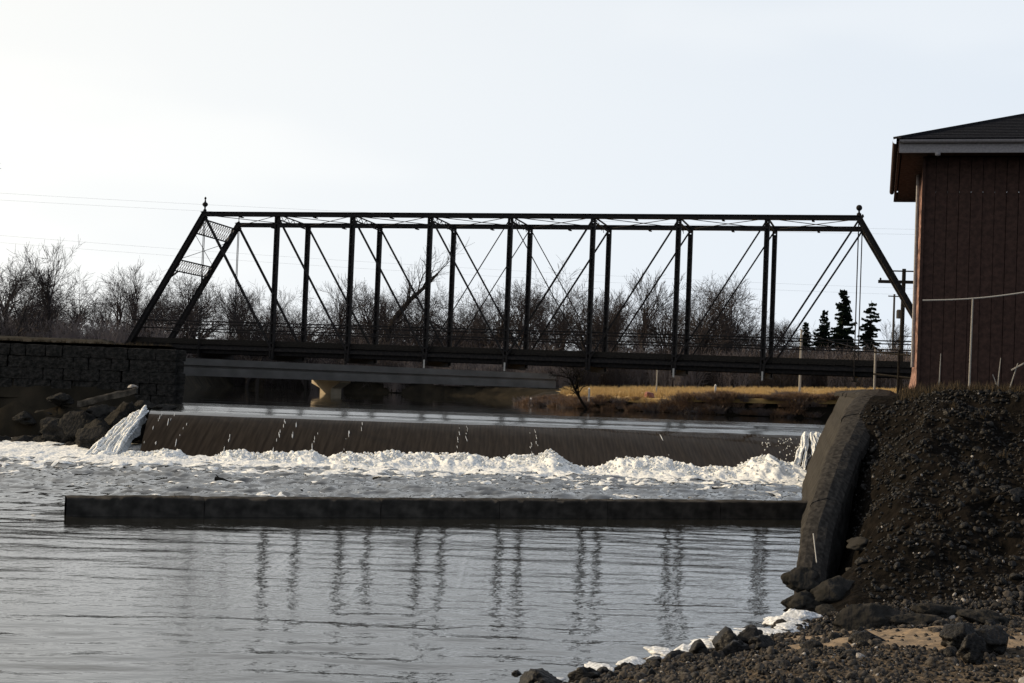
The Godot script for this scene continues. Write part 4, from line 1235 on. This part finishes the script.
	for k in 2:
		var cl := MB.new()
		for i in 120:
			var p := Vector3(rng.randf_range(-1.8, 1.8), -0.2, rng.randf_range(-1.2, 1.2))
			var d := Vector3(rng.randf_range(-0.35, 0.35), 1, rng.randf_range(-0.35, 0.35)).normalized()
			var L := rng.randf_range(1.6, 4.3)
			var q := p + d * L * 0.5
			var d2 := (d + Vector3(rng.randf_range(-0.4, 0.4), 0.1, rng.randf_range(-0.4, 0.4))).normalized()
			cl.tube(p, q, 0.028, 0.02, 3); cl.tube(q, q + d2 * L * 0.5, 0.02, 0.010, 3)
			for j in 9:
				var b := p.lerp(q, rng.randf_range(0.3, 1.0)) if j < 5 else q + d2 * L * 0.5 * rng.randf()
				cl.tube(b, b + turned(d2, rng.randf_range(0.4, 1.1)) * rng.randf_range(0.4, 1.1), 0.014, 0.009, 3)
		var pl := []
		for i in 330:
			var x := rng.randf_range(-56, 52) if i % 2 else rng.randf_range(2, 50)
			var d := (rng.randf_range(118, 146) if x < 4 else rng.randf_range(140, 180)) + (rng.randf_range(0, 40) if i % 3 == 0 else 0.0)
			if x > -27 and x < 5 and d < 134: d += 15
			pl.append(Transform3D(Basis(Vector3.UP, rng.randf() * TAU).scaled(Vector3.ONE * rng.randf_range(0.6, 1.05) * (1.0 if x < 10 else 1.1)), Vector3(x, land(x, d), -d)))
		for i in 70:
			var x := rng.randf_range(-27, 4)
			var d := 126.0 + (4.0 - x) * 0.26 + rng.randf_range(-1.5, 4.0)
			pl.append(Transform3D(Basis(Vector3.UP, rng.randf() * TAU).scaled(Vector3.ONE * rng.randf_range(0.3, 0.6)), Vector3(x, maxf(land(x, d), 1.6), -d)))
		stuff(scatter("undergrowth", cl.mesh(), M.brush if k == 0 else M.twig, pl), ["grey brown thicket of bare stems under the tree line", "dark thicket of bare stems mixed into the undergrowth"][k], "undergrowth")
	# low brush along the far shore and straw on the meadow
	var sh := MB.new()
	for i in 90:
		var p := Vector3(rng.randf_range(-0.5, 0.5), -0.05, rng.randf_range(-0.4, 0.4))
		var d := Vector3(rng.randf_range(-0.6, 0.6), 1, rng.randf_range(-0.6, 0.6)).normalized() * rng.randf_range(0.25, 0.75)
		sh.tube(p, p + d, 0.014, 0.005, 3)
		for j in 3: sh.tube(p + d * rng.randf_range(0.3, 0.9), p + d * rng.randf_range(0.8, 1.1) + Vector3(rng.randf_range(-0.2, 0.2), rng.randf_range(0, 0.2), rng.randf_range(-0.2, 0.2)), 0.008, 0.004, 3)
	for k in 2:
		var pl := []
		for i in [420, 260][k]:
			var d := 82.6 + absf(rng.randfn(0, 1.1)) + (rng.randf() * 9 if i % 4 == 0 else 0.0)
			var x := table(SHORE_R, d) + rng.randf_range(-0.1, 1.3) if i % 4 == 0 else rng.randf_range(1.2, 22.0)
			if x < table(SHORE_R, d) - 0.1: continue
			var big := 1.0 + 0.7 * nz.get_noise_1d(x * 30)
			pl.append(Transform3D(Basis(Vector3.UP, rng.randf() * TAU).scaled(Vector3(1.1, 0.62, 1.1) * big * rng.randf_range(0.45, 0.95)), Vector3(x, land(x, d), -d)))
		stuff(scatter("shore_brush", sh.mesh(), [M.red_brush, M.brush][k], pl), ["reddish brown low brush along the far shore", "dark low brush along the far shore"][k], "brush")
	var tuft := MB.new()
	for i in 26:
		var p := Vector3(rng.randf_range(-0.12, 0.12), -0.02, rng.randf_range(-0.12, 0.12))
		var t := p + Vector3(rng.randf_range(-0.12, 0.12), rng.randf_range(0.10, 0.34), rng.randf_range(-0.12, 0.12))
		var w := Vector3(rng.randf_range(-1, 1), 0, rng.randf_range(-1, 1)).normalized() * 0.014
		tuft.tri(p - w, p + w, t)
	var tp := []
	for i in 9000:
		var d := 84.0 + pow(rng.randf(), 1.6) * 72.0
		var x := maxf(table(SHORE_R, d) + 1.4, 0.036 * d) + rng.randf() * 45.0
		tp.append(Transform3D(Basis(Vector3.UP, rng.randf() * TAU).scaled(Vector3.ONE * rng.randf_range(0.5, 1.2)), Vector3(x, land(x, d) + 0.03, -d)))
	stuff(scatter("dry_grass", tuft.mesh(), M.grass, tp), "short golden dry grass over the far meadow", "grass")
	tp = []
	for i in 380:
		var x := rng.randf_range(-29.5, -14.6)
		var d := 62.3 + pow(rng.randf(), 2.0) * 14
		if x > -14.6 - (d - 62) * 0.34: continue
		tp.append(Transform3D(Basis(Vector3.UP, rng.randf() * TAU).scaled(Vector3.ONE * rng.randf_range(0.3, 0.8)), Vector3(x, 4.12, -d)))
	for i in 420:
		var a := 0.3 + rng.randf() * 5.0
		var p := Vector3(7.88, 0, -30.0) + Vector3(0.969, 0, 0.248) * a - Vector3(0.248, 0, -0.969) * rng.randf_range(-0.4, 1.2)
		tp.append(Transform3D(Basis(Vector3.UP, rng.randf() * TAU).scaled(Vector3.ONE * rng.randf_range(0.3, 0.9)), Vector3(p.x, bank(p.x, -p.z), p.z)))
	for i in 260:
		var d := rng.randf_range(21.0, 28.6)
		var x := wall_inner(maxf(d, 22.4)) + 1.0 + rng.randf() * 8.0
		if nz.get_noise_2d(x * 60, d * 60) < 0.12: continue
		tp.append(Transform3D(Basis(Vector3.UP, rng.randf() * TAU).scaled(Vector3.ONE * rng.randf_range(0.25, 0.6)), Vector3(x, bank(x, d), -d)))
	stuff(scatter("dead_grass", tuft.mesh(), M.straw, tp), "withered grass on the abutment top and before the house", "grass")

# ------------------------------------------------------------------ poles, wires, posts
func wire(a: Vector3, e: Vector3, sag: float, label: String, group := "", r := 0.006):
	var mb := MB.new()
	var prev := Vector3.ZERO
	for i in 24:
		var u := (i + 1) / 24.0
		var p := (e - a) * u - Vector3(0, sag * 4 * u * (1 - u), 0)
		mb.tube(prev, p, r, r, 4)
		prev = p
	var o := part("power_line", mb, M.wire)
	o.position = a
	tag(o, label, "wire", group)

func build_poles():
	# the big pole with two crossarms by the bridge end
	var p := Vector3(26.75, land(26.75, 98.5) - 0.2, -98.5)
	var t := thing("utility_pole", "thick black utility pole with two crossarms beside the house corner", "utility pole", p)
	var mb := MB.new()
	mb.tube(Vector3.ZERO, Vector3(0.05, 8.95, 0), 0.17, 0.13, 10)
	part("pole", mb, M.deck, t)
	for y in [8.0, 8.75]:
		mb = MB.new()
		mb.bar(Vector3(-1.75 if y < 8.5 else -1.3, y, 0.17), Vector3(1.75, y + 0.05, 0.17), 0.10, 0.22 if y < 8.5 else 0.09)
		var arm := part("crossarm", mb, M.deck, t)
		for x in [-1.6, -0.9, 0.9, 1.5] if y < 8.5 else [-1.2, 1.2]:
			mb = MB.new()
			mb.lathe(Vector3(x, y + 0.10, 0.17), [Vector2(0.03, 0), Vector2(0.07, 0.04), Vector2(0.07, 0.12), Vector2(0.04, 0.16), Vector2(0, 0.18)], 8)
			part("insulator", mb, M.deck, arm)
	mb = MB.new()
	mb.tube(Vector3(-0.15, 4.3, 0.2), Vector3(1.3, 4.3, 0.2), 0.03, 0.03, 6)
	part("step_bar", mb, M.deck, t)
	# slimmer pole with a transformer
	p = Vector3(42.0, land(42.0, 158) - 0.2, -158)
	t = thing("utility_pole", "slim grey utility pole carrying a transformer can", "utility pole", p)
	mb = MB.new()
	mb.tube(Vector3.ZERO, Vector3(0, 10.6, 0), 0.16, 0.11, 8)
	part("pole", mb, M.wood, t)
	mb = MB.new()
	mb.bar(Vector3(-0.7, 10.35, 0.12), Vector3(0.7, 10.35, 0.12), 0.1, 0.12)
	part("crossarm", mb, M.wood, t)
	mb = MB.new()
	mb.lathe(Vector3(0.55, 7.9, 0.1), [Vector2(0, 0), Vector2(0.28, 0.02), Vector2(0.3, 0.15), Vector2(0.3, 0.85), Vector2(0.22, 0.98), Vector2(0, 1.02)], 12)
	part("transformer", mb, M.wood, t)
	# short grey pole in the meadow
	p = Vector3(22.4, land(22.4, 111) - 0.1, -111)
	t = thing("meadow_pole", "short pale grey pole standing in the golden meadow", "pole", p)
	mb = MB.new()
	mb.tube(Vector3.ZERO, Vector3(0.0, 4.9, 0), 0.10, 0.085, 8)
	part("pole", mb, M.grey_wood, t)
	mb = MB.new()
	mb.lathe(Vector3(0, 4.9, 0), [Vector2(0.10, 0), Vector2(0.10, 0.06), Vector2(0.04, 0.10), Vector2(0, 0.11)], 8)
	part("pole_cap", mb, M.grey_wood, t)
	wire(p + Vector3(0, 4.85, 0), Vector3(36.0, 6.9, -130), 0.35, "pale cable sagging from the short meadow pole", "", 0.03)
	for k in 2:
		wire(Vector3(-60, 16.6 - k * 0.75, -150), Vector3(70, 16.2 - k * 0.75, -170), 1.0, "thin dark wire crossing the sky behind the truss", "wires behind the truss")
		wire(Vector3(-62, 19.9 - k * 0.7, -140), Vector3(62, 21.2 - k * 0.5, -150), 0.9, "thin dark wire high behind the top of the truss", "wires level with the truss top")
	# railing on the wing wall by the house
	var o := Vector3(9.65, 3.28, -38.0)
	t = thing("guard_railing", "thin dark pipe railing on the wing wall by the house corner", "railing", o)
	for k in 3:
		mb = MB.new()
		var b := Vector3(0.42 * k, 0.0, 0.75 * k)
		mb.tube(b, b + Vector3(0, 1.16 - 0.06 * k, 0), 0.035, 0.03, 7)
		var po := part("post", mb, M.grey_wood if k == 0 else M.deck, t)
		mb = MB.new()
		mb.lathe(b + Vector3(0, 1.16 - 0.06 * k, 0), [Vector2(0.045, 0), Vector2(0.04, 0.03), Vector2(0, 0.05)], 7)
		part("post_cap", mb, M.deck, po)
	for y in [1.08, 0.5]:
		mb = MB.new()
		mb.tube(Vector3(-0.03, y, 0), Vector3(0.95, y - 0.12, 1.6), 0.025, 0.025, 6)
		part("rail", mb, M.deck, t)
	# white markers on the far bank
	for m in [[4.75, 86.2, 1.05], [12.1, 84.6, 0.85], [1.35, 91.5, 0.5]]:
		p = Vector3(m[0], land(m[0], m[1]) - 0.1, -m[1])
		t = thing("marker_post", "slim white marker post in the brush of the far bank", "post", p, "white marker posts")
		mb = MB.new()
		mb.bar(Vector3.ZERO, Vector3(0, m[2], 0), 0.11, 0.09)
		part("post", mb, M.white_paint, t)
		mb = MB.new()
		mb.lathe(Vector3(0, m[2], 0), [Vector2(0.07, 0), Vector2(0.0, 0.06)], 4)
		part("post_top", mb, M.white_paint, t)
	for m in [[10.6, 104.0, 1.9], [12.9, 150.0, 1.4], [1.4, 128.0, 1.3]]:
		p = Vector3(m[0], land(m[0], m[1]) - 0.1, -m[1])
		mb = MB.new()
		mb.tube(Vector3.ZERO, Vector3(0.02, m[2], 0), 0.055, 0.05, 7)
		mb.lathe(Vector3(0.02, m[2], 0), [Vector2(0.06, -0.05), Vector2(0.06, 0.05), Vector2(0, 0.08)], 7)
		var po := part("thin_post", mb, M.grey_wood)
		po.position = p
		tag(po, "thin grey post standing behind the far bank", "post", "thin grey posts")
	put_rock("red_boulder", "reddish round boulder on the far bank edge", Vector3(8.35, land(8.35, 86.0) + 0.15, -86.0), Vector3(0.36, 0.40, 0.3), M.red_rock)
	for r in [[10.5, 83.8, 0.3], [10.9, 83.7, 0.22], [11.3, 83.8, 0.2]]:
		put_rock("far_stone", "pale stone at the water line of the far bank", Vector3(r[0], UP_LEVEL + 0.08, -r[1]), Vector3(r[2], r[2] * 0.5, r[2]), M.pale_rock, "pale stones of the far bank")
	# drifting log
	t = thing("floating_log", "short black log drifting in the foam below the weir", "log", Vector3(-8.1, 0.02, -41.0))
	mb = MB.new()
	mb.tube(Vector3(-0.22, 0.10, 0), Vector3(0.0, 0.05, 0.02), 0.06, 0.075, 8)
	mb.tube(Vector3(0.0, 0.05, 0.02), Vector3(0.26, -0.04, 0.06), 0.075, 0.06, 8)
	part("log_body", mb, M.deck, t)
	mb = MB.new()
	mb.tube(Vector3(-0.1, 0.1, 0), Vector3(-0.2, 0.22, 0.02), 0.025, 0.012, 6)
	part("stub", mb, M.deck, t)

# ------------------------------------------------------------------ light
func sky_texture(sun: Vector3) -> ImageTexture:
	var w := 1024; var h := 512
	var im := Image.create(w, h, false, Image.FORMAT_RGBF)
	var f := FastNoiseLite.new()
	f.seed = 5; f.frequency = 1.0; f.fractal_octaves = 4
	for y in h:
		var e := PI * (0.5 - (y + 0.5) / h)
		for x in w:
			var a := TAU * (x + 0.5) / w            # the middle of the picture lies behind, its edges ahead
			var dir := Vector3(sin(a) * cos(e), sin(e), -cos(a) * cos(e))
			var up := clampf(dir.y, 0, 1)
			var c := Vector3(0.72, 0.815, 0.935).lerp(Vector3(0.16, 0.25, 0.43), pow(up, 1.75))
			var ang := rad_to_deg(acos(clampf(dir.dot(sun), -1, 1)))
			c += Vector3(0.52, 0.365, 0.115) * exp(-pow(ang / 64.0, 2.0))
			c *= 1.0 - 0.48 * sst(80, 175, ang)
			var cl := f.get_noise_3d(dir.x * 2.2, dir.y * 9.0, dir.z * 2.2)
			c += Vector3(0.05, 0.04, 0.025) * sst(0.0, 0.5, cl)
			im.set_pixel(x, y, Color(c.x, c.y, c.z))
	return ImageTexture.create_from_image(im)

func _ready():
	# camera
	var cam := Camera3D.new()
	cam.name = "camera"
	cam.fov = rad_to_deg(2 * atan(341.5 / 1433.0))
	cam.near = 0.5; cam.far = 6000
	cam.position = Vector3(0, EYE, 0)
	cam.rotation = Vector3(deg_to_rad(1.54), 0, deg_to_rad(2.2))
	add_child(cam)
	cam.current = true
	# sun from the left, a little beyond the bridge
	var az := deg_to_rad(20.0); var el := deg_to_rad(25.0)
	var to_sun := Vector3(-cos(az) * cos(el), sin(el), -sin(az) * cos(el))
	var sun := DirectionalLight3D.new()
	sun.name = "sun"
	sun.light_energy = 1.5
	sun.light_color = Color(1.0, 0.90, 0.74)
	sun.light_angular_distance = 0.5
	sun.shadow_enabled = true
	add_child(sun)
	sun.look_at_from_position(Vector3.ZERO, -to_sun)
	var env := Environment.new()
	env.background_mode = Environment.BG_SKY
	var sk := PanoramaSkyMaterial.new()
	sk.panorama = sky_texture(to_sun)
	env.sky = Sky.new()
	env.sky.sky_material = sk
	env.tonemap_mode = Environment.TONE_MAPPER_LINEAR
	env.tonemap_exposure = 1.0
	env.sdfgi_enabled = true; env.ssao_enabled = true; env.ssil_enabled = true
	var we := WorldEnvironment.new()
	we.name = "world_environment"
	we.environment = env
	add_child(we)

	rng.seed = 2024
	nz.seed = 11; nz.frequency = 0.01; nz.fractal_octaves = 3
	nz.noise_type = FastNoiseLite.TYPE_SIMPLEX_SMOOTH
	make_materials()
	build_ground()
	build_bank()
	build_river()
	build_weir()
	build_walls()
	build_truss()
	build_road_bridge()
	build_house()
	build_stones()
	build_trees()
	build_poles()
